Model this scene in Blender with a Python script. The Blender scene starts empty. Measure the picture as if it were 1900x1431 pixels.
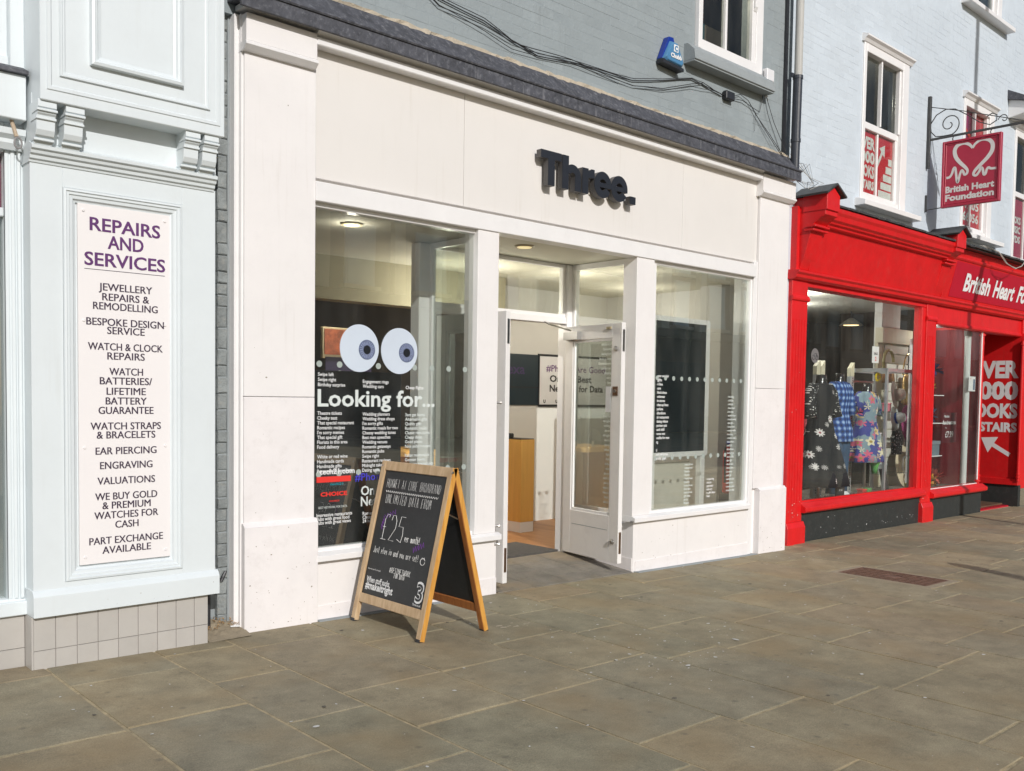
import bpy, bmesh, math, random
from math import sin, cos, pi, radians, sqrt, atan2
from mathutils import Vector, Matrix
random.seed(11)
SC = bpy.context.scene
COL = SC.collection
# ------------------------------------------------------------------ camera
cam = bpy.data.cameras.new('camera')
co = bpy.data.objects.new('camera', cam); COL.objects.link(co)
cam.sensor_width = 36.0; cam.lens = 1726.0 / 1900.0 * 36.0
cam.shift_x = -0.00816; cam.shift_y = 0.0523
cam.clip_start = 0.05; cam.clip_end = 500
YAW, PITCH, ROLL = .746258, -.0457257, .0151841
_f = Vector((sin(YAW)*cos(PITCH), cos(YAW)*cos(PITCH), sin(PITCH)))
_r = Vector((cos(YAW), -sin(YAW), 0)); _u = _r.cross(_f)
_R = _r*cos(ROLL) + _u*sin(ROLL); _U = -_r*sin(ROLL) + _u*cos(ROLL)
co.matrix_world = Matrix(((_R.x, _U.x, -_f.x, 0), (_R.y, _U.y, -_f.y, -5.35), (_R.z, _U.z, -_f.z, 1.5), (0, 0, 0, 1)))
SC.camera = co
# ------------------------------------------------------------------ light
AZ, EL = radians(70), radians(27)                 # direction in which the sunlight travels
SD = Vector((cos(AZ)*cos(EL), sin(AZ)*cos(EL), -sin(EL)))
W = bpy.data.worlds.new('World'); SC.world = W; W.use_nodes = True
wn = W.node_tree.nodes; wl = W.node_tree.links
bg = wn['Background']; sky = wn.new('ShaderNodeTexSky'); sky.sky_type = 'NISHITA'; sky.sun_disc = False
sky.sun_elevation = EL; sky.sun_rotation = atan2(-SD.x, -SD.y); sky.dust_density = 1.5; sky.altitude = 20
wl.new(sky.outputs[0], bg.inputs[0]); bg.inputs[1].default_value = 0.085
sun = bpy.data.lights.new('sun', 'SUN'); sun.energy = 3.12; sun.angle = radians(0.5); sun.color = (1.0, .97, .94)
so = bpy.data.objects.new('sun', sun); COL.objects.link(so); so.rotation_euler = SD.to_track_quat('-Z', 'Y').to_euler()
so.location = (0, -20, 20)
SC.view_settings.view_transform = 'Standard'; SC.view_settings.look = 'None'
SC.view_settings.exposure = -0.01; SC.view_settings.gamma = 1
SC.cycles.max_bounces = 10; SC.cycles.transparent_max_bounces = 24; SC.cycles.diffuse_bounces = 4
SC.cycles.sample_clamp_indirect = 8
# ------------------------------------------------------------------ materials
MATS = {}
def mat(name, col, rough=.6, var=.06, scale=3.0, bump=.0, bscale=60, dirt=None, dirtamt=0, metal=0, spec=.5, emit=None, est=0, rnd=0, coat=0, streak=None, samt=0):
    """paint, stone, metal: base colour with slow and fine variation, optional dirt, fine relief"""
    if name in MATS: return MATS[name]
    m = bpy.data.materials.new(name); m.use_nodes = True
    N, L = m.node_tree.nodes, m.node_tree.links
    b = N['Principled BSDF']; b.inputs['Roughness'].default_value = rough; b.inputs['Metallic'].default_value = metal
    b.inputs['Specular IOR Level'].default_value = spec; b.inputs['Coat Weight'].default_value = coat
    geo = N.new('ShaderNodeNewGeometry')
    n1 = N.new('ShaderNodeTexNoise'); n1.inputs['Scale'].default_value = scale; n1.inputs['Detail'].default_value = 6; n1.inputs['Roughness'].default_value = .65
    L.new(geo.outputs['Position'], n1.inputs['Vector'])
    hs = N.new('ShaderNodeHueSaturation'); hs.inputs['Color'].default_value = (*col, 1)
    mr = N.new('ShaderNodeMapRange'); mr.inputs[1].default_value = .3; mr.inputs[2].default_value = .7
    mr.inputs[3].default_value = 1-var; mr.inputs[4].default_value = 1+var
    L.new(n1.outputs[0], mr.inputs[0])
    val = mr.outputs[0]
    if rnd:
        oi = N.new('ShaderNodeObjectInfo'); r2 = N.new('ShaderNodeMapRange'); r2.inputs[3].default_value = 1-rnd; r2.inputs[4].default_value = 1+rnd
        L.new(oi.outputs['Random'], r2.inputs[0]); mu = N.new('ShaderNodeMath'); mu.operation = 'MULTIPLY'
        L.new(val, mu.inputs[0]); L.new(r2.outputs[0], mu.inputs[1]); val = mu.outputs[0]
    L.new(val, hs.inputs['Value']); out = hs.outputs[0]
    if dirt:
        n2 = N.new('ShaderNodeTexNoise'); n2.inputs['Scale'].default_value = scale*2.7; n2.inputs['Detail'].default_value = 9; n2.inputs['Roughness'].default_value = .75
        L.new(geo.outputs['Position'], n2.inputs['Vector'])
        r = N.new('ShaderNodeMapRange'); r.inputs[1].default_value = .52; r.inputs[2].default_value = .75; r.inputs[3].default_value = 0; r.inputs[4].default_value = dirtamt
        L.new(n2.outputs[0], r.inputs[0])
        mx = N.new('ShaderNodeMix'); mx.data_type = 'RGBA'; L.new(r.outputs[0], mx.inputs[0]); L.new(out, mx.inputs[6]); mx.inputs[7].default_value = (*dirt, 1)
        out = mx.outputs[2]
    if streak:
        mp = N.new('ShaderNodeMapping'); mp.inputs['Scale'].default_value = (26, 26, 1.3); L.new(geo.outputs['Position'], mp.inputs[0])
        n5 = N.new('ShaderNodeTexNoise'); n5.inputs['Scale'].default_value = 1; n5.inputs['Detail'].default_value = 6; n5.inputs['Roughness'].default_value = .6; L.new(mp.outputs[0], n5.inputs[0])
        n6 = N.new('ShaderNodeTexNoise'); n6.inputs['Scale'].default_value = 1.9; n6.inputs['Detail'].default_value = 3; L.new(geo.outputs['Position'], n6.inputs[0])
        a1_ = N.new('ShaderNodeMapRange'); a1_.inputs[1].default_value = .55; a1_.inputs[2].default_value = .78; a1_.inputs[3].default_value = 0; a1_.inputs[4].default_value = samt; L.new(n5.outputs[0], a1_.inputs[0])
        a2_ = N.new('ShaderNodeMapRange'); a2_.inputs[1].default_value = .42; a2_.inputs[2].default_value = .66; L.new(n6.outputs[0], a2_.inputs[0])
        a3_ = N.new('ShaderNodeMath'); a3_.operation = 'MULTIPLY'; L.new(a1_.outputs[0], a3_.inputs[0]); L.new(a2_.outputs[0], a3_.inputs[1])
        my = N.new('ShaderNodeMix'); my.data_type = 'RGBA'; L.new(a3_.outputs[0], my.inputs[0]); L.new(out, my.inputs[6]); my.inputs[7].default_value = (*streak, 1); out = my.outputs[2]
    L.new(out, b.inputs['Base Color'])
    if bump:
        n3 = N.new('ShaderNodeTexNoise'); n3.inputs['Scale'].default_value = bscale; n3.inputs['Detail'].default_value = 4
        L.new(geo.outputs['Position'], n3.inputs['Vector'])
        bp = N.new('ShaderNodeBump'); bp.inputs['Strength'].default_value = bump; bp.inputs['Distance'].default_value = .01
        L.new(n3.outputs[0], bp.inputs['Height']); L.new(bp.outputs[0], b.inputs['Normal'])
    if emit:
        b.inputs['Emission Color'].default_value = (*emit, 1); b.inputs['Emission Strength'].default_value = est
    MATS[name] = m; return m

def glass(name, tint=(.955, .975, .96), k=5.2, dust=.012):
    m = bpy.data.materials.new(name); m.use_nodes = True; N, L = m.node_tree.nodes, m.node_tree.links
    N.remove(N['Principled BSDF']); o = N['Material Output']
    t = N.new('ShaderNodeBsdfTransparent'); t.inputs[0].default_value = (*tint, 1)
    g = N.new('ShaderNodeBsdfGlossy'); g.inputs['Roughness'].default_value = .0; g.inputs[0].default_value = (.95, 1, .98, 1)
    f = N.new('ShaderNodeFresnel'); f.inputs[0].default_value = 1.5
    nz = N.new('ShaderNodeTexNoise'); nz.inputs['Scale'].default_value = 1.1; bp = N.new('ShaderNodeBump'); bp.inputs['Distance'].default_value = .012; bp.inputs['Strength'].default_value = .25
    L.new(nz.outputs[0], bp.inputs['Height']); L.new(bp.outputs[0], g.inputs['Normal'])
    ge = N.new('ShaderNodeNewGeometry')
    m1 = N.new('ShaderNodeMath'); m1.operation = 'MULTIPLY'; m1.inputs[1].default_value = k; m1.use_clamp = True
    m2 = N.new('ShaderNodeMath'); m2.operation = 'SUBTRACT'; m2.inputs[0].default_value = 1
    m3 = N.new('ShaderNodeMath'); m3.operation = 'MULTIPLY'
    L.new(f.outputs[0], m1.inputs[0]); L.new(ge.outputs['Backfacing'], m2.inputs[1]); L.new(m1.outputs[0], m3.inputs[0]); L.new(m2.outputs[0], m3.inputs[1])
    mx = N.new('ShaderNodeMixShader'); L.new(m3.outputs[0], mx.inputs[0]); L.new(t.outputs[0], mx.inputs[1]); L.new(g.outputs[0], mx.inputs[2])
    df = N.new('ShaderNodeBsdfDiffuse'); df.inputs[0].default_value = (.8, .78, .72, 1); pz = N.new('ShaderNodeNewGeometry'); mp = N.new('ShaderNodeMapping'); mp.inputs['Scale'].default_value = (7, 7, 1.6); L.new(pz.outputs[0], mp.inputs[0])
    dn = N.new('ShaderNodeTexNoise'); dn.inputs['Scale'].default_value = 1; dn.inputs['Detail'].default_value = 7; L.new(mp.outputs[0], dn.inputs[0]); dr = N.new('ShaderNodeMapRange'); dr.inputs[1].default_value = .35; dr.inputs[2].default_value = .75; dr.inputs[3].default_value = dust*.35; dr.inputs[4].default_value = dust*1.8
    L.new(dn.outputs[0], dr.inputs[0]); m9 = N.new('ShaderNodeMixShader'); L.new(dr.outputs[0], m9.inputs[0]); L.new(mx.outputs[0], m9.inputs[1]); L.new(df.outputs[0], m9.inputs[2])
    L.new(m9.outputs[0], o.inputs[0]); MATS[name] = m; return m

def wood(name, c1, c2, axis=2, scale=9, rough=.5):
    m = bpy.data.materials.new(name); m.use_nodes = True; N, L = m.node_tree.nodes, m.node_tree.links; b = N['Principled BSDF']
    ge = N.new('ShaderNodeNewGeometry'); mp = N.new('ShaderNodeMapping'); s = [scale*4]*3; s[axis] = scale*.35; mp.inputs['Scale'].default_value = s
    L.new(ge.outputs['Position'], mp.inputs[0]); n = N.new('ShaderNodeTexNoise'); n.inputs['Scale'].default_value = 1; n.inputs['Detail'].default_value = 5; n.inputs['Distortion'].default_value = .6
    L.new(mp.outputs[0], n.inputs[0]); mx = N.new('ShaderNodeMix'); mx.data_type = 'RGBA'; mx.inputs[6].default_value = (*c1, 1); mx.inputs[7].default_value = (*c2, 1)
    mr = N.new('ShaderNodeMapRange'); mr.inputs[1].default_value = .32; mr.inputs[2].default_value = .68; L.new(n.outputs[0], mr.inputs[0]); L.new(mr.outputs[0], mx.inputs[0])
    L.new(mx.outputs[2], b.inputs[0]); b.inputs['Roughness'].default_value = rough
    bp = N.new('ShaderNodeBump'); bp.inputs['Strength'].default_value = .25; bp.inputs['Distance'].default_value = .002; L.new(n.outputs[0], bp.inputs['Height']); L.new(bp.outputs[0], b.inputs['Normal'])
    MATS[name] = m; return m

WHITE = mat('white_paint', (.80, .778, .768), .5, .03, 2.2, .05, 90, (.42, .38, .34), .08, streak=(.50, .45, .40), samt=.28)
FASC = mat('cream_fascia', (.745, .72, .69), .45, .02, 1.6, .03, 60, (.55, .50, .42), .05, streak=(.50, .45, .37), samt=.30)
PLIN = mat('scuffed_white_paint', (.80, .77, .765), .6, .04, 3.0, .12, 45, (.36, .31, .28), .20, streak=(.42, .36, .32), samt=.30)
WFRM = mat('white_frame_gloss', (.80, .79, .785), .35, .03, 4, .02, 60, (.5, .48, .45), .12)
DOORW = mat('door_white', (.78, .765, .745), .4, .03, 3, .02, 60, (.45, .42, .4), .18)
JEW = mat('ice_white_gloss', (.695, .748, .768), .42, .025, 2, .06, 35, (.45, .45, .43), .07, streak=(.52, .53, .50), samt=.25)
TILE = mat('beige_tile', (.47, .45, .42), .3, .04, 6, .02, 40, (.42, .36, .30), .2, rnd=.04)
GROUT = mat('grey_grout', (.28, .25, .23), .9)
GREYP = mat('grey_brick_paint', (.285, .325, .340), .72, .08, 1.4, .38, 30, (.22, .245, .25), .40, rnd=.035, streak=(.19, .21, .215), samt=.5)
GREYB = mat('grey_brick_joint', (.275, .315, .332), .85, .08, 5, .30, 60)
GREYR = mat('grey_render', (.30, .33, .34), .75, .08, 3, .25, 60, (.15, .17, .18), .3)
PIERB = mat('weathered_grey_brick', (.225, .245, .245), .8, .22, 9, .8, 55, (.40, .38, .33), .5, rnd=.12)
BLUE = mat('pale_blue_brick_paint', (.565, .63, .69), .7, .05, 1.2, .32, 30, (.46, .50, .52), .28, rnd=.03, streak=(.42, .45, .46), samt=.45)
BLUEJ = mat('pale_blue_joint', (.555, .62, .68), .85, .05, 5, .2, 60)
RED = mat('red_gloss_paint', (.66, .012, .014), .42, .10, 4, .10, 26, (.56, .06, .05), .45, coat=.0, streak=(.40, .02, .02), samt=.5)
REDD = mat('deep_red_board', (.50, .010, .030), .35, .06, 3, .02, 50)
REDP = mat('red_poster', (.62, .015, .03), .45, .04, 3)
REDS = mat('maroon_sign_paint', (.40, .022, .055), .35, .05, 8, .02, 50)
CHAR = mat('charcoal_plinth_paint', (.028, .032, .031), .55, .12, 6, .15, 50, (.16, .16, .15), .25)
LEAD = mat('weathered_lead', (.066, .068, .08), .6, .4, 9, .7, 26, (.30, .31, .34), .6, streak=(.36, .36, .38), samt=.9)
MORT = mat('tan_mortar', (.46, .40, .31), .95, .15, 14, .8, 70)
BLACKP = mat('black_iron', (.025, .026, .03), .4, .15, 10, .05, 60)
PIPEB = mat('black_pipe_paint', (.035, .04, .052), .38, .15, 5, .05, 60, (.10, .11, .12), .3)
PIPEG = mat('grey_pipe_paint', (.46, .455, .43), .6, .06, 6)
LET = mat('charcoal_letter_face', (.017, .020, .028), .5, .05, 6)
CABL = mat('black_cable', (.03, .03, .032), .6, .1, 20)
CABW = mat('pale_cable', (.42, .40, .36), .7)
STEEL = mat('brushed_steel', (.55, .53, .50), .3, .1, 30, metal=1)
COPP = mat('worn_bronze', (.30, .20, .14), .4, .2, 60, metal=1)
GLASS = glass('shop_glass'); GLASS2 = glass('upper_window_glass', (.88, .90, .88), .75)
BOARD = mat('chalkboard', (.021, .024, .026), .55, .15, 12, .02, 80, (.07, .07, .07), .3)
CHALK = mat('white_chalk', (.80, .80, .78), .9); PURP = mat('purple_chalk', (.16, .05, .28), .9)
WOODF = wood('pale_wood', (.60, .44, .27), (.46, .31, .17)); WOODO = wood('orange_wood', (.72, .38, .08), (.55, .25, .045))
WOODR = wood('red_brown_wood', (.45, .17, .045), (.33, .11, .03)); WFLOOR = wood('laminate_floor', (.42, .21, .085), (.31, .14, .055), 1, 4)
CNTR = wood('counter_veneer', (.74, .42, .11), (.66, .36, .09), 2, 5)
VINYL = mat('pale_window_vinyl', (.66, .71, .69), .6, .02); VINW = mat('white_vinyl', (.78, .79, .79), .6, .02)
DOTM = mat('frosted_dot', (.36, .41, .38), .7, .03)
EYEW = mat('eyeball_print', (.58, .65, .74), .5, .05, 2); IRIS = mat('iris_print', (.12, .15, .25), .5, .5, 60); PUPIL = mat('pupil_print', (.012, .014, .018), .4)
DARKP = mat('black_display_panel', (.012, .013, .017), .35, .1, 4)
SCREEN = mat('screen_glass', (.006, .012, .015), .08, .05, 3)
PWHT = mat('interior_white', (.62, .61, .585), .7, .02, 2); PCEIL = mat('interior_ceiling', (.62, .60, .50), .8, .02, 2)
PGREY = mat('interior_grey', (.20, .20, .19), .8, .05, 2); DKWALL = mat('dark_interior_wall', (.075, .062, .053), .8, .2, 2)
TEAL = mat('dark_teal_poster', (.006, .020, .030), .4, .05, 3); PURT = mat('purple_print', (.14, .045, .20), .6); NAVYT = mat('ink_print', (.03, .03, .035), .6)
SIGNW = mat('cream_sign_board', (.83, .80, .795), .4, .015, 2); SPURP = mat('purple_sign_print', (.115, .03, .15), .5); SDARK = mat('plum_sign_print', (.045, .028, .055), .5)
GOLDR = mat('lamp_ring', (.45, .38, .24), .4, .05); LAMPE = mat('lamp_lens', (.8, .7, .4), .5, 0, emit=(1, .80, .42), est=.65)
LITE = mat('shop_light', (.8, .8, .8), .5, 0, emit=(.95, 1, 1), est=2.2); LAMPW = mat('warm_lamp', (.8, .7, .4), .5, 0, emit=(1, .72, .36), est=3.0)
CHB = mat('alarm_blue_plastic', (.075, .22, .40), .35, .08, 8); CHD = mat('alarm_dark_blue', (.008, .035, .28), .35)
STONE = mat('tan_stone', (.74, .63, .45), .8, .12, 2, .2, 30, rnd=.05); STONED = mat('dark_cornice', (.10, .085, .065), .8, .1)
DKSHOP = mat('dark_shopfront', (.022, .022, .022), .4, .2, 2); WINB = mat('curtained_window', (.62, .68, .68), .15, .1, 1)
SLATE = mat('dark_slate', (.045, .047, .047), .5, .35, 22, .5, 60, (.17, .18, .17), .4)
RUST = mat('rusty_iron', (.16, .09, .062), .65, .3, 25, .4, 90); CONC = mat('concrete_collar', (.30, .25, .175), .9, .12, 12, .4, 60)
CREAM = mat('cream_panel', (.56, .52, .38), .6, .03, 4)

# paving stone: per-slab tint, riven grain, stains
def slab_mat(name, whole=False, cols=None, ent=False):
    m = bpy.data.materials.new(name); m.use_nodes = True; N, L = m.node_tree.nodes, m.node_tree.links; b = N['Principled BSDF']
    ge = N.new('ShaderNodeNewGeometry'); oi = N.new('ShaderNodeObjectInfo')
    cr = N.new('ShaderNodeValToRGB'); cr.color_ramp.interpolation = 'CONSTANT' if False else 'LINEAR'
    cols = cols or [(0, (.300, .246, .156)), (.25, (.244, .222, .152)), (.5, (.306, .254, .162)), (.75, (.256, .232, .164)), (1, (.288, .228, .146))]
    cr.color_ramp.elements[0].color = (*cols[0][1], 1); cr.color_ramp.elements[1].color = (*cols[-1][1], 1)
    for p, c in cols[1:-1]:
        e = cr.color_ramp.elements.new(p); e.color = (*c, 1)
    n0 = N.new('ShaderNodeTexNoise'); n0.inputs['Scale'].default_value = .9; n0.inputs['Detail'].default_value = 3; L.new(ge.outputs[0], n0.inputs[0])
    if whole: L.new(n0.outputs[0], cr.inputs[0])
    else: L.new(oi.outputs['Random'], cr.inputs[0])
    n1 = N.new('ShaderNodeTexNoise'); n1.inputs['Scale'].default_value = 5; n1.inputs['Detail'].default_value = 10; n1.inputs['Roughness'].default_value = .7; L.new(ge.outputs[0], n1.inputs[0])
    n2 = N.new('ShaderNodeTexNoise'); n2.inputs['Scale'].default_value = 170; n2.inputs['Detail'].default_value = 3; L.new(ge.outputs[0], n2.inputs[0])
    def mr(src, a, bb, lo, hi):
        r = N.new('ShaderNodeMapRange'); r.inputs[1].default_value = a; r.inputs[2].default_value = bb; r.inputs[3].default_value = lo; r.inputs[4].default_value = hi
        L.new(src, r.inputs[0]); return r.outputs[0]
    def mul(a, c):
        q = N.new('ShaderNodeMath'); q.operation = 'MULTIPLY'; L.new(a, q.inputs[0]); L.new(c, q.inputs[1]); return q.outputs[0]
    v = mul(mul(mr(n1.outputs[0], .3, .7, .76, 1.24), mr(n2.outputs[0], .3, .7, .78, 1.22)), mr(n0.outputs[0], .3, .7, .86, 1.12))
    h = N.new('ShaderNodeHueSaturation'); L.new(cr.outputs[0], h.inputs['Color']); L.new(v, h.inputs['Value'])
    # orange-brown bloom and dark blotches
    n4 = N.new('ShaderNodeTexNoise'); n4.inputs['Scale'].default_value = 1.7; n4.inputs['Detail'].default_value = 6; L.new(ge.outputs[0], n4.inputs[0])
    mx = N.new('ShaderNodeMix'); mx.data_type = 'RGBA'; L.new(mr(n4.outputs[0], .48, .72, 0, .45), mx.inputs[0]); L.new(h.outputs[0], mx.inputs[6]); mx.inputs[7].default_value = (.31, .215, .105, 1)
    vo = N.new('ShaderNodeTexVoronoi'); vo.inputs['Scale'].default_value = 7; L.new(ge.outputs[0], vo.inputs[0])
    my = N.new('ShaderNodeMix'); my.data_type = 'RGBA'; L.new(mr(vo.outputs[0], .04, .16, .42, 0), my.inputs[0]); L.new(mx.outputs[2], my.inputs[6]); my.inputs[7].default_value = (.085, .078, .065, 1)
    L.new(my.outputs[2], b.inputs[0]); b.inputs['Roughness'].default_value = .74; b.inputs['Specular IOR Level'].default_value = .35
    mp = N.new('ShaderNodeMapping'); mp.inputs['Scale'].default_value = (5, 15, 5); mp.inputs['Rotation'].default_value = (0, 0, .5); L.new(ge.outputs[0], mp.inputs[0])
    n3 = N.new('ShaderNodeTexNoise'); n3.inputs['Scale'].default_value = 1; n3.inputs['Detail'].default_value = 8; n3.inputs['Distortion'].default_value = 1.2; L.new(mp.outputs[0], n3.inputs[0])
    ad = N.new('ShaderNodeMath'); ad.operation = 'MULTIPLY_ADD'; L.new(n2.outputs[0], ad.inputs[0]); ad.inputs[1].default_value = .25; L.new(n3.outputs[0], ad.inputs[2])
    bp = N.new('ShaderNodeBump'); bp.inputs['Strength'].default_value = .55; bp.inputs['Distance'].default_value = .006; L.new(ad.outputs[0], bp.inputs['Height']); L.new(bp.outputs[0], b.inputs['Normal'])
    MATS[name] = m; return m
SLAB = slab_mat('york_stone'); SLABW = slab_mat('york_stone_sheet', True)
ENTS = slab_mat('entrance_grey_stone', False, [(0, (.185, .17, .145)), (.5, (.205, .19, .165)), (1, (.17, .158, .138))])
JOINT = mat('sandy_joint', (.40, .325, .20), .95, .3, 16, .4, 90, (.10, .085, .06), .8)

def flower_mat(name, base, petal, centre, scale, pr=.32, k=9, base2=None):
    m = bpy.data.materials.new(name); m.use_nodes = True; N, L = m.node_tree.nodes, m.node_tree.links; b = N['Principled BSDF']; b.inputs['Roughness'].default_value = .85
    ge = N.new('ShaderNodeTexCoord'); mp = N.new('ShaderNodeMapping'); mp.inputs['Scale'].default_value = (scale, 0, scale); L.new(ge.outputs['Object'], mp.inputs[0])
    vo = N.new('ShaderNodeTexVoronoi'); vo.inputs['Scale'].default_value = 1; vo.inputs['Randomness'].default_value = .75; L.new(mp.outputs[0], vo.inputs[0])
    sb = N.new('ShaderNodeVectorMath'); sb.operation = 'SUBTRACT'; L.new(mp.outputs[0], sb.inputs[0]); L.new(vo.outputs['Position'], sb.inputs[1])
    sx = N.new('ShaderNodeSeparateXYZ'); L.new(sb.outputs[0], sx.inputs[0])
    def M(op, a, c=None, **kw):
        q = N.new('ShaderNodeMath'); q.operation = op
        for i, v in enumerate((a, c)):
            if v is None: continue
            if isinstance(v, (int, float)): q.inputs[i].default_value = v
            else: L.new(v, q.inputs[i])
        return q.outputs[0]
    ang = M('ARCTAN2', sx.outputs[0], sx.outputs[2]); pet = M('MULTIPLY', M('COSINE', M('MULTIPLY', ang, k)), .22)
    rad = M('MULTIPLY', M('ADD', pet, .8), pr); d = vo.outputs['Distance']
    isp = M('LESS_THAN', d, rad); isc = M('LESS_THAN', d, pr*.3)
    c0 = N.new('ShaderNodeMix'); c0.data_type = 'RGBA'; c0.inputs[6].default_value = (*base, 1); c0.inputs[7].default_value = (*(base2 or base), 1)
    nz = N.new('ShaderNodeTexNoise'); nz.inputs['Scale'].default_value = scale*.5; L.new(ge.outputs['Object'], nz.inputs[0]); L.new(M('GREATER_THAN', nz.outputs[0], .52), c0.inputs[0])
    c1 = N.new('ShaderNodeMix'); c1.data_type = 'RGBA'; L.new(isp, c1.inputs[0]); L.new(c0.outputs[2], c1.inputs[6])
    if isinstance(petal[0], tuple):
        cr = N.new('ShaderNodeValToRGB'); cr.color_ramp.interpolation = 'CONSTANT'; sp = N.new('ShaderNodeSeparateColor'); L.new(vo.outputs['Color'], sp.inputs[0]); L.new(sp.outputs[0], cr.inputs[0])
        cr.color_ramp.elements[0].color = (*petal[0], 1); cr.color_ramp.elements[1].position = .33; cr.color_ramp.elements[1].color = (*petal[1], 1)
        e = cr.color_ramp.elements.new(.66); e.color = (*petal[2], 1); L.new(cr.outputs[0], c1.inputs[7])
    else: c1.inputs[7].default_value = (*petal, 1)
    c2 = N.new('ShaderNodeMix'); c2.data_type = 'RGBA'; L.new(isc, c2.inputs[0]); L.new(c1.outputs[2], c2.inputs[6]); c2.inputs[7].default_value = (*centre, 1)
    L.new(c2.outputs[2], b.inputs[0]); MATS[name] = m; return m
DAISY = flower_mat('daisy_print_cloth', (.012, .012, .014), (.72, .68, .66), (.30, .08, .10), 7.5, .38)
DOTS = flower_mat('white_spotted_cloth', (.014, .014, .016), (.72, .7, .68), (.72, .7, .68), 36, .36, 1)
FLORAL = flower_mat('multicolour_floral_cloth', (.055, .065, .26), ((.62, .46, .26), (.60, .12, .20), (.66, .60, .42)), (.35, .25, .06), 9, .55, 5, (.20, .28, .33))
def check_mat():
    m = bpy.data.materials.new('blue_check_cloth'); m.use_nodes = True; N, L = m.node_tree.nodes, m.node_tree.links; b = N['Principled BSDF']; b.inputs['Roughness'].default_value = .85
    tc = N.new('ShaderNodeTexCoord'); w1 = N.new('ShaderNodeTexWave'); w1.inputs['Scale'].default_value = 5; w1.bands_direction = 'X'
    w2 = N.new('ShaderNodeTexWave'); w2.inputs['Scale'].default_value = 4; w2.bands_direction = 'Z'
    for w in (w1, w2): L.new(tc.outputs['Object'], w.inputs[0])
    a = N.new('ShaderNodeMath'); a.operation = 'ADD'; L.new(w1.outputs[1], a.inputs[0]); L.new(w2.outputs[1], a.inputs[1])
    cr = N.new('ShaderNodeValToRGB'); q = N.new('ShaderNodeMath'); q.operation = 'MULTIPLY'; q.inputs[1].default_value = .5; L.new(a.outputs[0], q.inputs[0]); L.new(q.outputs[0], cr.inputs[0])
    cr.color_ramp.elements[0].color = (.01, .02, .07, 1); cr.color_ramp.elements[1].color = (.35, .50, .75, 1); e = cr.color_ramp.elements.new(.55); e.color = (.03, .09, .32, 1)
    L.new(cr.outputs[0], b.inputs[0]); return m
CHECK = check_mat()
JEANS = mat('blue_denim', (.035, .075, .14), .85, .3, 9, .1, 200)
MANQ = mat('black_mannequin_gloss', (.02, .018, .018), .18)

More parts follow.
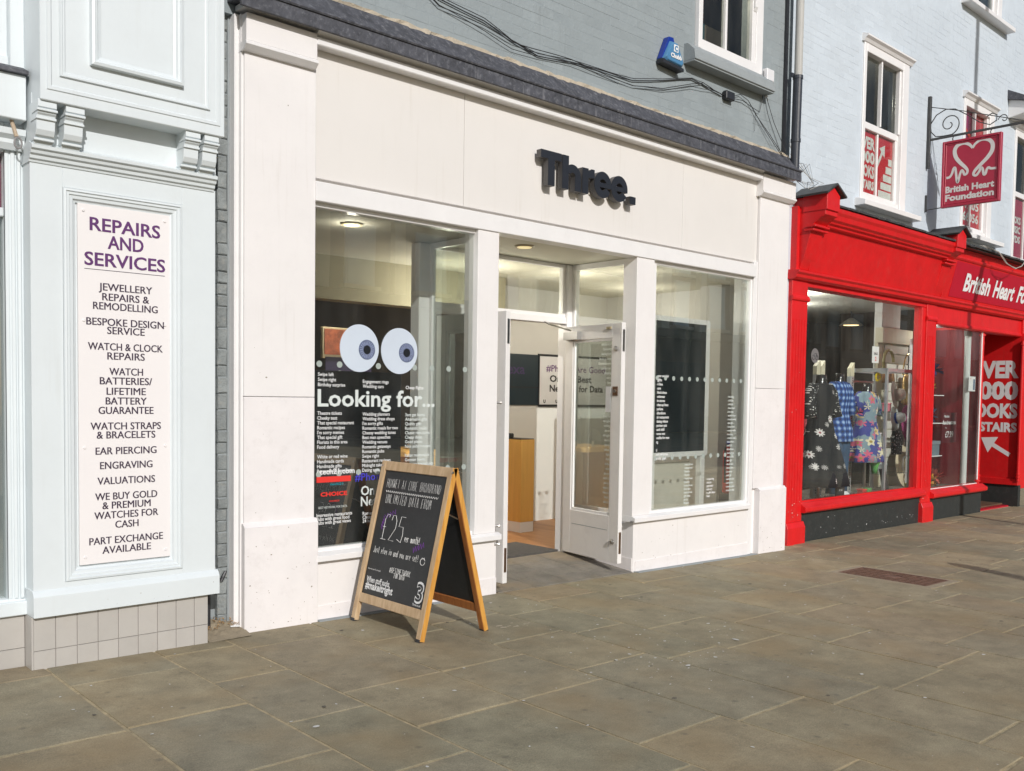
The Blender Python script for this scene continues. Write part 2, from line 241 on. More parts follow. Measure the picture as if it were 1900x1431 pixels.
# ------------------------------------------------------------------ mesh helpers
LOC = {}
class MB:
    def __init__(s): s.v = []; s.f = []
    def add(s, vs, fs):
        n = len(s.v); s.v += [tuple(p) for p in vs]; s.f += [tuple(i+n for i in f) for f in fs]; return s
    def hexa(s, p):   # p: 4 bottom ccw, 4 top ccw
        return s.add(p, [(3, 2, 1, 0), (4, 5, 6, 7), (0, 1, 5, 4), (1, 2, 6, 5), (2, 3, 7, 6), (3, 0, 4, 7)])
    def box(s, x0, x1, y0, y1, z0, z1):
        return s.hexa([(x0, y0, z0), (x1, y0, z0), (x1, y1, z0), (x0, y1, z0), (x0, y0, z1), (x1, y0, z1), (x1, y1, z1), (x0, y1, z1)])
    def loft(s, rings, caps=True):
        n = len(rings[0]); vs = [p for r in rings for p in r]; fs = []
        for i in range(len(rings)-1):
            for j in range(n):
                a, b = i*n+j, i*n+(j+1) % n; fs.append((a, b, b+n, a+n))
        if caps: fs += [tuple(range(n-1, -1, -1)), tuple(range((len(rings)-1)*n, len(rings)*n))]
        return s.add(vs, fs)
    def prism(s, poly, a, b, axis='x'):   # poly in the two other axes (cyclic order x>yz, y>xz, z>xy)
        def P(u, v, t): return (t, u, v) if axis == 'x' else ((u, t, v) if axis == 'y' else (u, v, t))
        return s.loft([[P(u, v, a) for u, v in poly], [P(u, v, b) for u, v in poly]])
    def tube(s, pts, r, n=6, caps=True):
        pts = [Vector(p) for p in pts]; rings = []; up = None
        for i, p in enumerate(pts):
            t = (pts[min(i+1, len(pts)-1)] - pts[max(i-1, 0)]).normalized()
            if up is None: up = Vector((0, 0, 1)) if abs(t.z) < .9 else Vector((1, 0, 0))
            sd = t.cross(up)
            if sd.length < 1e-4: sd = t.cross(Vector((0, 1, 0)))
            sd.normalize(); up = sd.cross(t).normalized(); rr = r[i] if isinstance(r, (list, tuple)) else r
            rings.append([p + sd*cos(2*pi*k/n)*rr + up*sin(2*pi*k/n)*rr for k in range(n)])
        return s.loft(rings, caps)
    def disc(s, c, rx, rz, n=24, t=.0015, yn=-1):   # facade-parallel thin disc
        return s.loft([[(c[0]+rx*cos(2*pi*k/n), c[1]+yy, c[2]+rz*sin(2*pi*k/n)) for k in range(n)] for yy in (0, yn*t)])
    def rings(s, spec, n=20, caps=True):  # (cx, cy, z, rx, ry)
        return s.loft([[(cx+rx*cos(2*pi*k/n), cy+ry*sin(2*pi*k/n), z) for k in range(n)] for cx, cy, z, rx, ry in spec], caps)
    def build(s, name, m, parent=None, bevel=0, smooth=False, loc=None):
        L = Vector(LOC[parent.name]) if parent is not None else Vector(loc if loc is not None else s.v[0])
        me = bpy.data.meshes.new(name); me.from_pydata([tuple(Vector(p)-L) for p in s.v], [], s.f); me.update()
        b = bmesh.new(); b.from_mesh(me); bmesh.ops.recalc_face_normals(b, faces=b.faces)
        if bevel:
            bmesh.ops.bevel(b, geom=[e for e in b.edges if e.is_manifold and e.calc_face_angle(0) > .5], offset=bevel, segments=1, affect='EDGES', clamp_overlap=True)
        b.to_mesh(me); b.free()
        if smooth: me.shade_smooth()
        me.materials.append(m); o = bpy.data.objects.new(name, me); COL.objects.link(o)
        if parent is not None: o.parent = parent
        else: o.location = L
        LOC[o.name] = tuple(L); return o
def tag(o, label=None, cat=None, group=None, kind=None):
    if label: o['label'] = label
    if cat: o['category'] = cat
    if group: o['group'] = group
    if kind: o['kind'] = kind
    return o
def thing(name, label, cat, loc, group=None):
    o = bpy.data.objects.new(name, None); COL.objects.link(o); o.location = loc; o.empty_display_size = .1; LOC[o.name] = tuple(loc)
    return tag(o, label, cat, group)
def BX(name, m, parent, x0, x1, y0, y1, z0, z1, bevel=.003):
    return MB().box(x0, x1, y0, y1, z0, z1).build(name, m, parent, bevel)
_tc = {}
def glyphs(s, bold, res):
    k = (s, bold, res)
    if k not in _tc:
        c = bpy.data.curves.new('t', 'FONT'); c.body = s; c.offset = bold; c.resolution_u = res; c.fill_mode = 'FRONT'
        o = bpy.data.objects.new('t', c); me = bpy.data.meshes.new_from_object(o); bpy.data.objects.remove(o)
        _tc[k] = ([tuple(v.co) for v in me.vertices], [tuple(p.vertices) for p in me.polygons]); bpy.data.meshes.remove(me)
    return _tc[k]
CAP = max(v[1] for v in glyphs('H', 0, 2)[0])
def text(name, s, O, m, parent, h=.03, w=None, bold=.02, cond=1.0, U=(1, 0, 0), V=(0, 0, 1), align='l', depth=0, res=2, lift=.0012, shear=0, strike=(0,)):
    vs, fs = glyphs(s, bold, res)
    if not vs: return None
    U = Vector(U).normalized(); V = Vector(V).normalized(); Nn = U.cross(V); O = Vector(O)
    x0 = min(v[0] for v in vs); x1 = max(v[0] for v in vs); sy = h/CAP; sx = sy*cond if w is None else w/(x1-x0)
    off = {'l': 0, 'c': -(x1-x0)/2*sx, 'r': -(x1-x0)*sx}[align]
    P = [O + U*((v[0]-x0)*sx+off+shear*v[1]*sy) + V*(v[1]*sy) + Nn*lift for v in vs]
    b = MB()
    for i_, du in enumerate(strike): b.add([p+U*du+Nn*.00012*i_ for p in P], fs)
    if depth:
        me = bpy.data.meshes.new('t'); me.from_pydata([tuple(p) for p in P], [], fs); bm = bmesh.new(); bm.from_mesh(me); bmesh.ops.remove_doubles(bm, verts=bm.verts, dist=1e-5)
        r = bmesh.ops.extrude_face_region(bm, geom=bm.faces[:]); bmesh.ops.translate(bm, vec=-Nn*depth, verts=[g for g in r['geom'] if isinstance(g, bmesh.types.BMVert)])
        bm.verts.index_update(); b = MB(); b.add([v.co.copy() for v in bm.verts], [tuple(v.index for v in f.verts) for f in bm.faces]); bm.free(); bpy.data.meshes.remove(me)
    return b.build(name, m, parent)
def dup(root, loc, label=None):
    r = root.copy(); COL.objects.link(r); r.location = loc; LOC[r.name] = tuple(loc)
    if label: r['label'] = label
    for ch in list(root.children):
        c = ch.copy(); COL.objects.link(c); c.parent = r
        for g in list(ch.children):
            d = g.copy(); COL.objects.link(d); d.parent = c
    return r
def gz(x): return .0132-.0175*(x-2.65) if x < 9.2 else -.1014-.006*(x-9.2)
def frame_boxes(mb, x0, x1, z0, z1, t, y0, y1):
    mb.box(x0, x0+t, y0, y1, z0, z1); mb.box(x1-t, x1, y0, y1, z0, z1); mb.box(x0+t, x1-t, y0+.001, y1, z0, z0+t); mb.box(x0+t, x1-t, y0+.001, y1, z1-t, z1); return mb

# ------------------------------------------------------------------ ground
xs = [-60, -20, -2, 9.2, 17, 40, 120]; ys = [-60, -12, .1, 14]
g = MB(); vs = [(x, y, gz(x)-.0055) for x in xs for y in ys]
g.add(vs, [(i*4+j, (i+1)*4+j, (i+1)*4+j+1, i*4+j+1) for i in range(6) for j in range(3)])
tag(g.build('ground', JOINT, None, loc=(0, 0, 0)), kind='structure')
pav = bpy.data.objects.new('pavement', None); COL.objects.link(pav); LOC[pav.name] = (0, 0, 0); tag(pav, kind='structure')
def ylim(x):
    if x < 4.3: return -1.7-(x-.9)*.80 - .75
    return min(-1.0, -4.1+(x-4.1)*.345) - .75
edges = [-.35, .27, .86, 1.46, 2.03, 2.46, 3.08, 3.69, 4.29, 4.78, 5.42]
while edges[-1] < 17: edges.append(edges[-1]+random.choice([.44, .5, .56, .61, .66]))
MH = (7.90, 8.52, -1.98, -1.0)
def slab(x0, x1, y0, y1, m=SLAB, j=.0072, name='paving_slab', zf=gz, dz=0):
    t = random.uniform(-.0015, .0015)+dz; e = .004
    j2 = j+random.uniform(-.002, .003)
    X = (x0+j, x1-j2); Y = (y0+j2, y1-j)
    tl = [random.uniform(-.0012, .0012) for _ in range(4)]
    q = [(X[0], Y[0]), (X[1], Y[0]), (X[1], Y[1]), (X[0], Y[1])]; qi = [(X[0]+e, Y[0]+e), (X[1]-e, Y[0]+e), (X[1]-e, Y[1]-e), (X[0]+e, Y[1]-e)]
    b = MB(); b.loft([[(x, y, zf(x)-.028) for x, y in q], [(x, y, zf(x)+t+tl[i]-.0025) for i, (x, y) in enumerate(q)], [(x, y, zf(x)+t+tl[i]) for i, (x, y) in enumerate(qi)]])
    return b.build(name, m, pav)
for a, b_ in zip(edges, edges[1:]):
    y = 0.0 if not (a > 9.0) else .19
    lo = min(ylim(a), ylim(b_)); first = True
    while y > lo:
        ln = random.uniform(.2, .7) if first else random.choice([.62, .76, .9, 1.05, .7]); first = False
        y0 = y-ln
        seg = [(y0, y)]
        if b_ > MH[0]+.03 and a < MH[1]-.03:   # leave out the manhole
            seg = []
            if y > MH[3]: seg.append((max(y0, MH[3]), y))
            if y0 < MH[2]: seg.append((y0, min(y, MH[2])))
            ok = []
            for s0, s1 in seg:
                if s1-s0 > .04: ok.append((s0, s1))
            seg = ok
            # side slivers next to the collar
            ym, yM = max(y0, MH[2]), min(y, MH[3])
            if yM-ym > .05:
                if a < MH[0]-.04: slab(a, MH[0], ym, yM)
                if b_ > MH[1]+.04: slab(MH[1], b_, ym, yM)
        for s0, s1 in seg: slab(a, b_, s0, s1)
        y = y0
# worn paving beyond the separately built slabs: one sheet on either side
far = MB()
for x0, x1 in ((-60, -.4), (17.3, 120)):
    far.box(x0, x1, -30, .0, 0, .001)
far.v = [(x, y, gz(x)-.003+z) for x, y, z in far.v]
tag(far.build('paving_sheet', SLABW, pav), kind='stuff')
fr2 = MB()
n_ = 24
for i in range(n_):
    xa = -.4+i*17.7/n_; xb = -.4+(i+1)*17.7/n_
    fr2.add([(xa, -30, gz(xa)-.001), (xb, -30, gz(xb)-.001), (xb, ylim(xb)-1.15, gz(xb)-.001), (xa, ylim(xa)-1.15, gz(xa)-.001)], [(0, 1, 2, 3)])
tag(fr2.build('paving_sheet', SLABW, pav), kind='stuff')
# entrance stones ramping up to the threshold
def gr(x, y=None): return gz(x)
for i in range(4):
    for k in range(4):
        x0 = 4.74+i*.40; y0 = .0+k*.2125
        z0 = lambda y: gz(5.5)+.004+(y/.85)*(.035-gz(5.5)-.004)
        b = MB(); e = .003
        q = [(x0+e, y0+e), (x0+.4-e, y0+e), (x0+.4-e, y0+.2125-e), (x0+e, y0+.2125-e)]
        b.loft([[(x, y, z0(y)-.06) for x, y in q], [(x, y, z0(y)+gz(x)*0+(gz(x)-gz(5.5))*(1-y/.85)) for x, y in q]]); b.build('entrance_slab', ENTS, pav)
# grey strip at the foot of the shop front
for x0, x1 in ((3.14, 4.50), (6.36, 8.25)):
    MB().hexa([(x0, -.05, gz(x0)-.02), (x1, -.05, gz(x1)-.02), (x1, .06, gz(x1)-.02), (x0, .06, gz(x0)-.02), (x0, -.05, gz(x0)+.005), (x1, -.05, gz(x1)+.005), (x1, .06, gz(x1)+.005), (x0, .06, gz(x0)+.005)]).build('edging_strip', GREYR, pav)
# flecks, gum and droppings on the paving
sp = MB()
for i in range(330):
    x = random.uniform(.6, 12); y = random.uniform(max(ylim(x)+.7, -4), -.05)
    if random.random() < .35: x, y = random.gauss(4.6, .5), random.gauss(-1.9, .45)
    if y > -.03 or (MH[0] < x < MH[1] and MH[2] < y < MH[3]): continue
    r = random.choice([.003, .004, .006, .009]) * random.uniform(.7, 1.5)
    n = random.choice([5, 6, 7]); r = r if random.random() < .94 else r*2.0
    st = random.uniform(.5, 1.6)
    ring = [(x+r*st*cos(2*pi*k/n)*random.uniform(.5, 1.2), y+r*sin(2*pi*k/n)*random.uniform(.5, 1.2), gz(x)+.0045) for k in range(n)]
    sp.add(ring, [tuple(range(n))])
tag(sp.build('white_flecks', mat('fleck_white', (.62, .61, .58), .9), pav), kind='stuff')
sp = MB()
for i in range(45):
    x = random.uniform(.8, 13); y = random.uniform(max(ylim(x)+.7, -4), -.06); r = random.uniform(.006, .015)
    if MH[0] < x < MH[1] and MH[2] < y < MH[3]: continue
    sp.add([(x+r*cos(2*pi*k/7)*random.uniform(.7, 1.2), y+r*sin(2*pi*k/7)*random.uniform(.7, 1.2), gz(x)+.0035) for k in range(7)], [tuple(range(7))])
tag(sp.build('dark_gum_spots', mat('gum_dark', (.125, .11, .085), .9), pav), kind='stuff')
# manhole cover
mh = thing('manhole_cover', 'rusty brown ribbed iron access cover set in the paving near the red shop', 'manhole cover', (8.21, -1.49, gz(8.21)))
cxm, cym, wm, lm = 8.21, -1.49, .235, .41
collar = MB()
for (x0, x1, y0, y1) in ((MH[0]+.01, cxm-wm, MH[2]+.01, MH[3]-.01), (cxm+wm, MH[1]-.01, MH[2]+.01, MH[3]-.01), (cxm-wm, cxm+wm, MH[2]+.01, cym-lm), (cxm-wm, cxm+wm, cym+lm, MH[3]-.01)):
    collar.box(x0, x1, y0, y1, -.03, .0)
collar.v = [(x, y, z+gz(x)) for x, y, z in collar.v]; collar.build('concrete_collar', CONC, mh)
pl = MB().box(cxm-wm+.004, cxm+wm-.004, cym-lm+.004, cym+lm-.004, -.03, -.003)
pl.v = [(x, y, z+gz(x)) for x, y, z in pl.v]; pl.build('plate', RUST, mh)
rb = MB()
for i in range(22):
    for j in range(12):
        yy = cym-lm+.03+i*.035; xx = cxm-wm+.025+j*.038
        if abs(yy-cym) < .09 and abs(xx-cxm) < .11: continue
        if i % 2: rb.box(xx, xx+.026, yy, yy+.012, -.004, .003)
        else: rb.box(xx+.01, xx+.022, yy-.006, yy+.02, -.004, .003)
rb.tube([(cxm+.09*cos(a*pi/8), cym+.09*sin(a*pi/8), 0) for a in range(17)], .004, 4)
rb.v = [(x, y, z+gz(x)) for x, y, z in rb.v]; tag(rb.build('tread_studs', RUST, mh), kind='stuff')
fr_ = frame = MB()
for (x0, x1, y0, y1) in ((cxm-wm, cxm-wm+.012, cym-lm, cym+lm), (cxm+wm-.012, cxm+wm, cym-lm, cym+lm), (cxm-wm+.012, cxm+wm-.012, cym-lm, cym-lm+.012), (cxm-wm+.012, cxm+wm-.012, cym+lm-.012, cym+lm)):
    fr_.box(x0, x1, y0, y1, -.02, .002)
fr_.v = [(x, y, z+gz(x)) for x, y, z in fr_.v]; fr_.build('iron_frame', RUST, mh)

# ------------------------------------------------------------------ brick walls
_bm = {}
def brick_mesh(w, h, d, m, bev=.004, seed=0):
    k = (round(w, 4), h, m.name, seed)
    if k not in _bm:
        b = bmesh.new(); bmesh.ops.create_cube(b, size=1); rr = random.Random(seed*7+3)
        for v in b.verts: v.co = Vector((v.co.x*w+rr.uniform(-1, 1)*.0015, v.co.y*d, v.co.z*h+rr.uniform(-1, 1)*.0015))
        bmesh.ops.bevel(b, geom=[e for e in b.edges if all(v.co.y < 0 for v in e.verts)], offset=bev, segments=1, affect='EDGES')
        me = bpy.data.meshes.new('brick'); b.to_mesh(me); b.free(); me.materials.append(m); _bm[k] = me
    return _bm[k]
def bricks(parent, x0, x1, z0, z1, y, m, keep=lambda x, z: True, near=lambda x, z: 0, proud=.006, limit=290, cw=.225, chh=.075, skip=lambda a, b, z: False):
    """painted brickwork: bricks proud of the joint sheet; `keep` says which are built, the `limit` nearest singly, the rest as one part"""
    L = []; row = 0; z = z0
    while z < z1-.02:
        x = x0-(cw/2 if row % 2 else 0)
        while x < x1-.01:
            a, b = max(x, x0), min(x+cw, x1)
            if b-a > .03 and not skip(a, b, z) and keep((a+b)/2, z): L.append((a, b, z))
            x += cw
        z += chh; row += 1
    L.sort(key=lambda t: near((t[0]+t[1])/2, t[2])); P = Vector(LOC[parent.name])
    rest = MB()
    for i, (a, b, z) in enumerate(L):
        w = round(b-a-.004, 3); h = min(chh, z1-z)-.004; pr = random.uniform(-.0012, .0012)
        if i < limit:
            o = bpy.data.objects.new('brick', brick_mesh(w, round(h, 3), .03, m, .0025, random.randrange(4))); COL.objects.link(o); o.parent = parent
            o.location = Vector(((a+b)/2, y-proud+.015+pr, z+chh/2))-P; o.rotation_euler = (random.uniform(-.003, .003), random.uniform(-.006, .006), 0)
        else: rest.box((a+b)/2-w/2, (a+b)/2+w/2, y-proud+pr, y+.02, z+.0045, z+.0045+h)
    if rest.v: tag(rest.build('brickwork', m, parent), kind='stuff')

# ------------------------------------------------------------------ phone shop (white front, grey brick above)
ps = thing('phone_shop', 'white panelled phone shop front with grey painted brick wall above it', 'shop', (5.7, 1.0, gz(5.7)))
# upper grey wall
wx = (7.14, 8.23); wz = 4.76
for (x0, x1, z0, z1) in ((2.45, wx[0], 3.78, 9), (wx[0], wx[1], 3.78, wz), (wx[1], 8.82, 3.78, 9), (wx[0], wx[1], 6.4, 9)):
    MB().box(x0, x1, .066, .30, z0, z1).build('wall', GREYB, ps)
bricks(ps, 2.60, 8.80, 4.05, 6.15, .066, GREYP, keep=lambda x, z: z < 4.28+.30*(x-3.2), near=lambda x, z: z-.3*x,
       skip=lambda a, b, z: b > wx[0]-.01 and a < wx[1]+.01 and z+.075 > 4.57, proud=.0010)
# lead flashing over the cornice
xl = 2.55
lap = [2.55, 4.35, 6.02, 7.72, 8.76]
for a, b in zip(lap, lap[1:]):
    MB().prism([(-.125, 3.775), (-.118, 3.885), (-.112, 3.888), (.02, 4.045), (.065, 4.055), (.065, 3.84), (-.09, 3.83), (-.105, 3.775)], a+.001, b-.001, 'x').build('lead_sheet', LEAD, ps, .002)
MB().prism([(-.128, 3.868), (-.134, 3.878), (-.128, 3.89), (-.112, 3.893)], 2.55, 8.76, 'x').build('lead_roll', LEAD, ps)
mo = MB(); x = 2.55; pr = []
while x < 8.74: pr.append((x, random.uniform(-.012, .012), random.uniform(-.006, .010))); x += random.uniform(.03, .09)
pr.append((8.74, 0, 0)); n = len(pr)
mo.loft([[(x, .022+a*1.6, 4.036+a*1.3), (x, .030, 4.070+b), (x, .064, 4.082+b*1.5), (x, .07, 4.02)] for x, a, b in pr]); mo.build('mortar_fillet', MORT, ps)
# cornice bead and cove
BX('cornice_bead', WFRM, ps, 3.10, 8.16, -.055, .03, 3.705, 3.757, .006)
MB().prism([(-.05, 3.775), (-.008, 3.757), (.03, 3.757), (.03, 3.80), (-.09, 3.80)], 3.10, 8.16, 'x').build('cornice_cove', WFRM, ps)
BX('soffit_board', WFRM, ps, 2.60, 8.78, -.10, .06, 3.80, 3.83, 0)
# fascia boards
for a, b in ((3.122, 4.367), (4.370, 6.972), (6.975, 8.20)):
    BX('fascia_panel', FASC, ps, a, b, .03, .07, 2.892, 3.735, .0015)
BX('fascia_backing', GREYB, ps, 3.12, 8.2, .07, .30, 2.803, 3.80, 0)
BX('transom_rail', WFRM, ps, 3.12, 8.14, -.012, .12, 2.738, 2.862, .004)
BX('shadow_gap', FASC, ps, 3.12, 8.14, .055, .12, 2.862, 2.892, 0)
# pilasters
for nm, x0, x1, pl0, pl1, zp, side in (('l', 2.632, 3.122, 2.622, 3.135, .685, 1), ('r', 8.205, 8.745, 8.285, 8.785, .592, 0)):
    sm = 1.474 if nm == 'l' else 1.62
    BX('pilaster', PLIN, ps, x0, x1, 0, .25, zp, sm-.0015, .003); BX('pilaster', WHITE, ps, x0, x1, 0, .25, sm+.0015, 3.6, .003)
    gg = gz((pl0+pl1)/2)-.03
    MB().box(pl0, pl1, -.032, .24, gg, zp-.022).build('plinth', PLIN, ps, .003)
    MB().prism([(-.032, zp-.022), (-.006, zp+.004), (.24, zp+.004), (.24, zp-.022)], pl0, pl1, 'x').build('plinth_cap', PLIN, ps)
    c0, c1 = (2.618, 3.10) if nm == 'l' else (8.17, 8.775)
    BX('capital_block', WHITE, ps, c0, c1, -.052, .20, 3.608, 3.772, .003)
    MB().prism([(-.052, 3.608), (-.062, 3.60), (-.062, 3.586), (-.03, 3.560), (.0, 3.556), (.1, 3.556), (.1, 3.608)], c0-.006, c1+.004, 'x').build('capital_moulding', WFRM, ps)
MB().prism([(.03, -.03), (.03, 3.78), (.015, 3.78), (.015, -.03)], 2.615, 2.632, 'x').build('side_moulding', WFRM, ps)
BX('side_board', WFRM, ps, 2.585, 2.615, .04, .25, -.03, 3.78, .002)
BX('side_board', WFRM, ps, 2.615, 2.632, .03, .25, -.03, 3.78, .002)
# right jamb beside the pilaster
BX('jamb', WFRM, ps, 8.14, 8.205, .012, .25, gz(8.2)-.03, 2.90, .003); BX('jamb', WFRM, ps, 8.215, 8.285, .04, .25, gz(8.2)-.03, .59, 0)
# window frames, stall risers, sills
def riser(x0, x1, sx0, sx1):
    BX('stall_riser', WHITE, ps, x0, x1, .012, .10, gz(x1)-.03, .40, .002)
    BX('skirting_board', PLIN, ps, x0, x1, .004, .012, gz(x1)-.03, gz(x0)+.095, .002)
    MB().prism([(-.036, .398), (-.036, .436), (.0, .452), (.12, .455), (.12, .398)], sx0, sx1, 'x').build('window_sill', WFRM, ps, .002)
riser(3.135, 4.72, 3.13, 4.735); riser(6.375, 8.14, 6.31, 8.13)
BX('mullion_post', WHITE, ps, 4.492, 4.700, 0, .16, .452, 2.738, .004); BX('mullion_post', WHITE, ps, 6.312, 6.552, 0, .16, .452, 2.738, .004)
BX('mullion_bead', WFRM, ps, 6.552, 6.60, .03, .12, .452, 2.70, .004)
def window(x0, x1, z0, z1, yg, t=.035):
    f = MB(); frame_boxes(f, x0, x1, z0, z1, t, yg-.022, yg+.05); w = f.build('window', WFRM, ps, .003)
    p = MB().box(x0+t-.004, x1-t+.004, yg, yg+.006, z0+t-.004, z1-t+.004).build('pane', GLASS, w); return w
w1 = window(3.10, 4.525, .448, 2.739, .055, .03); w2 = window(6.59, 8.145, .448, 2.739, .055, .03)
# recessed entrance: side glazing, rear posts, fanlight
for sx, xg in ((1, 4.665), (-1, 6.345)):
    BX('return_riser', WHITE, ps, min(xg, xg-sx*.05), max(xg, xg-sx*.05), .013, .80, -.06, .40, .002)
    BX('return_sill', WFRM, ps, xg-.045, xg+.045, .16, .80, .40, .452, .003)
    BX('return_skirting', PLIN, ps, min(xg, xg+sx*.008), max(xg, xg+sx*.008), .02, .80, -.06, .07, .001)
    f = MB(); f.box(xg-.02, xg+.02, .16, .80, .452, .49); f.box(xg-.02, xg+.02, .16, .80, 2.69, 2.738); f.box(xg-.02, xg+.02, .765, .80, .49, 2.69)
    w = f.build('window', WFRM, ps, .002); MB().box(xg-.003, xg+.003, .162, .768, .486, 2.694).build('pane', GLASS, w)
BX('corner_post', WFRM, ps, 4.545, 4.672, .80, .92, -.06, 2.738, .006); BX('corner_post', WFRM, ps, 6.262, 6.43, .80, .92, -.06, 2.738, .006)
BX('door_header', WFRM, ps, 4.672, 6.262, .81, .91, 2.185, 2.245, .004)
f = MB(); frame_boxes(f, 4.672, 6.262, 2.245, 2.738, .03, .83, .88); w = f.build('window', WFRM, ps, .002); MB().box(4.70, 6.235, .85, .856, 2.273, 2.71).build('pane', GLASS, w)
BX('soffit', PCEIL, ps, 3.10, 8.74, .12, 2.6, 2.742, 2.80, 0)
# doors
def leaf(hx, hy, nx, ny, sgn):
    """door leaf from hinge to free edge; sgn +1: thickness towards +x"""
    H = Vector((hx, hy, 0)); Nn = Vector((nx, ny, 0)); D = (Nn-H).normalized(); Wd = (Nn-H).length; T = Vector((-D.y, D.x, 0))
    if T.x*sgn < 0: T = -T
    z0, z1, th = .048, 2.155, .046
    d = MB()
    def q(b, a0, a1, za, zb, t0=0, t1=th):
        P = [H+D*a0+T*t0, H+D*a1+T*t0, H+D*a1+T*t1, H+D*a0+T*t1]
        b.hexa([(p.x, p.y, za) for p in P]+[(p.x, p.y, zb) for p in P])
    q(d, 0, .115, z0, z1); q(d, Wd-.125, Wd, z0, z1); q(d, .115, Wd-.125, z1-.13, z1); q(d, .115, Wd-.125, z0, .455)
    o = d.build('door', DOORW, ps, .003)
    r = MB()
    for a0, a1, za, zb in ((.115, .135, .455, z1-.13), (Wd-.145, Wd-.125, .455, z1-.13), (.135, Wd-.145, .455, .478), (.135, Wd-.145, z1-.152, z1-.13)): q(r, a0, a1, za, zb, .008, th-.008)
    r.build('glazing_bead', WFRM, o, .002)
    p = MB(); q(p, .13, Wd-.14, .47, z1-.145, .02, .026); p.build('pane', GLASS, o)
    for za in (.135, 1.905):
        hb = MB(); q(hb, Wd-.0005, Wd+.003, za, za+.19, .010, .034); hb.build('edge_plate', COPP if za < 1 else STEEL, o)
    l = MB(); q(l, .14, Wd-.15, .325, .330, -.0012, 0); l.build('groove', GREYR, o)
    return o, H, D, T, Wd, q
oL = leaf(4.725, .80, 4.765, -.02, 1)[0]; oL['label'] = 'left white door leaf folded open'
oR, H, D, T, Wd, q = leaf(6.245, .80, 6.125, .0, 1); oR['label'] = 'right white glazed door leaf standing open'
def on(a, z, t=-.002): p = H+D*a+T*t; return (p.x, p.y, z)
for z, r in ((1.93, .024), (.235, .024)):
    c = Vector(on(Wd-.07, z)); b = MB(); b.tube([c, c-T*.012, c-T*.022], [r, r*.95, r*.5], 14); b.build('lock_cylinder', STEEL, oR)
b = MB(); q(b, Wd-.105, Wd-.04, 1.52, 1.60, -.006, 0); b.build('lock_plate', COPP, oR)
b = MB(); b.tube([on(Wd-.072, 1.56, -.006), on(Wd-.072, 1.56, -.014)], .016, 12); b.build('lock_ring', STEEL, oR)
b = MB(); q(b, Wd-.20, Wd-.135, 1.375, 1.60, -.004, .0); b.build('push_plate', mat('plate_white', (.62, .62, .63), .4), oR)
b = MB(); q(b, Wd-.20, Wd-.14, 2.105, 2.125, -.012, 0); b.build('catch', GOLDR, oR)
b = MB(); q(b, .03, .24, 2.03, 2.10, -.05, -.002); b.build('door_closer', mat('closer_silver', (.42, .42, .41), .35, metal=.6), oR)
b = MB(); b.tube([on(.12, 2.115, -.03), (5.95, .72, 2.16), (5.98, .81, 2.19)], .008, 6); b.build('closer_arm', STEEL, oR)
b = MB(); b.tube([(6.17, .10, .30), (6.17, .10, 1.45)], .007, 6); b.tube([(6.17, .10, .38), (6.31, .06, .40)], .006, 6); b.build('hook_bar', STEEL, oR)
b = MB(); b.tube([(6.29, .0, .405), (6.30, -.03, .405)], .012, 8); b.build('door_hook', STEEL, ps)
for z in (1.45, .50, .36):
    b = MB(); b.tube([(4.702, .01, z), (4.722, .0, z), (4.735, -.004, z)], [.012, .009, .014], 8); b.build('door_hook', STEEL, ps)
# lines of print on the right door
for i, s in enumerate(['30 ways to say', 'Cushioning', 'Getting back', 'Break-up songs', 'Divorce lawyers', 'Make him', 'Long love', 'Gifts', 'Sorry']):
    text('print_line', s, on(Wd-.27, 2.0-i*.042, .008), VINYL, oR, h=.018, w=.018*.55*len(s), bold=.02, U=-D*-1, V=(0, 0, 1), lift=.001) if i < 0 else None
for i in range(34):
    z = 1.965-i*.0425
    s = ['always is an', 'Cushioning', 'Getting back', 'Break-up songs', 'Divorce lawyers', 'online hair', 'shopping', 'sorry', 'fame'][i] if i < 9 else random.choice(['nothing', 'a plan', 'gone', 'struggle', 'ake to', 'tress me', 'fish', 'nous is', 'AF', 'with it', 'black', 'hidden', 'salute', 'it be', 'friend', 'chef'])
    if i > 8 and 1.36 < z < 1.62: continue
    aw = .0115*len(s)
    text('print_line', s, on(Wd-.16-aw, z, .018), VINYL, oR, h=.020, w=aw, bold=.015, U=D, V=(0, 0, 1))
# the face towards -x has the outward normal -T: U must run from far to near
# interior of the phone shop
fl = thing('shop_interior', 'phone shop interior room with pale walls seen through the glass and open door', 'room', (6, 2, .04))
BX('floor', WFLOOR, fl, 2.7, 8.74, .92, 6.9, -.02, .045, 0); BX('floor', PGREY, fl, 2.7, 4.55, .13, .92, -.02, .30, 0); BX('floor', PGREY, fl, 6.43, 8.74, .13, .92, -.02, .045, 0)
BX('doormat', mat('grey_mat', (.075, .07, .065), .95, .2, 30), fl, 4.7, 6.25, .86, 1.45, .03, .05, 0)
BX('ceiling', PCEIL, fl, 2.7, 8.74, 2.6, 6.9, 2.742, 2.80, 0)
BX('wall', PWHT, fl, 6.55, 8.70, 2.5, 2.6, .045, 2.742, 0); BX('party_wall', PWHT, fl, 8.70, 8.80, .26, 6.9, -.02, 3.75, 0)
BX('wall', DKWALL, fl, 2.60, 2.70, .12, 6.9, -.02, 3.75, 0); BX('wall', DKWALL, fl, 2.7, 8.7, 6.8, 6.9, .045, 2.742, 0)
BX('bulkhead', mat('bulkhead_tan', (.34, .31, .22), .8), fl, 2.7, 6.55, 2.0, 2.2, 2.35, 2.742, 0)
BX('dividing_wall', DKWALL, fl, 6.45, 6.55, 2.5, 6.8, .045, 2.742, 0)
BX('column', PWHT, fl, 8.45, 8.70, .62, .90, .045, 2.742, .003)
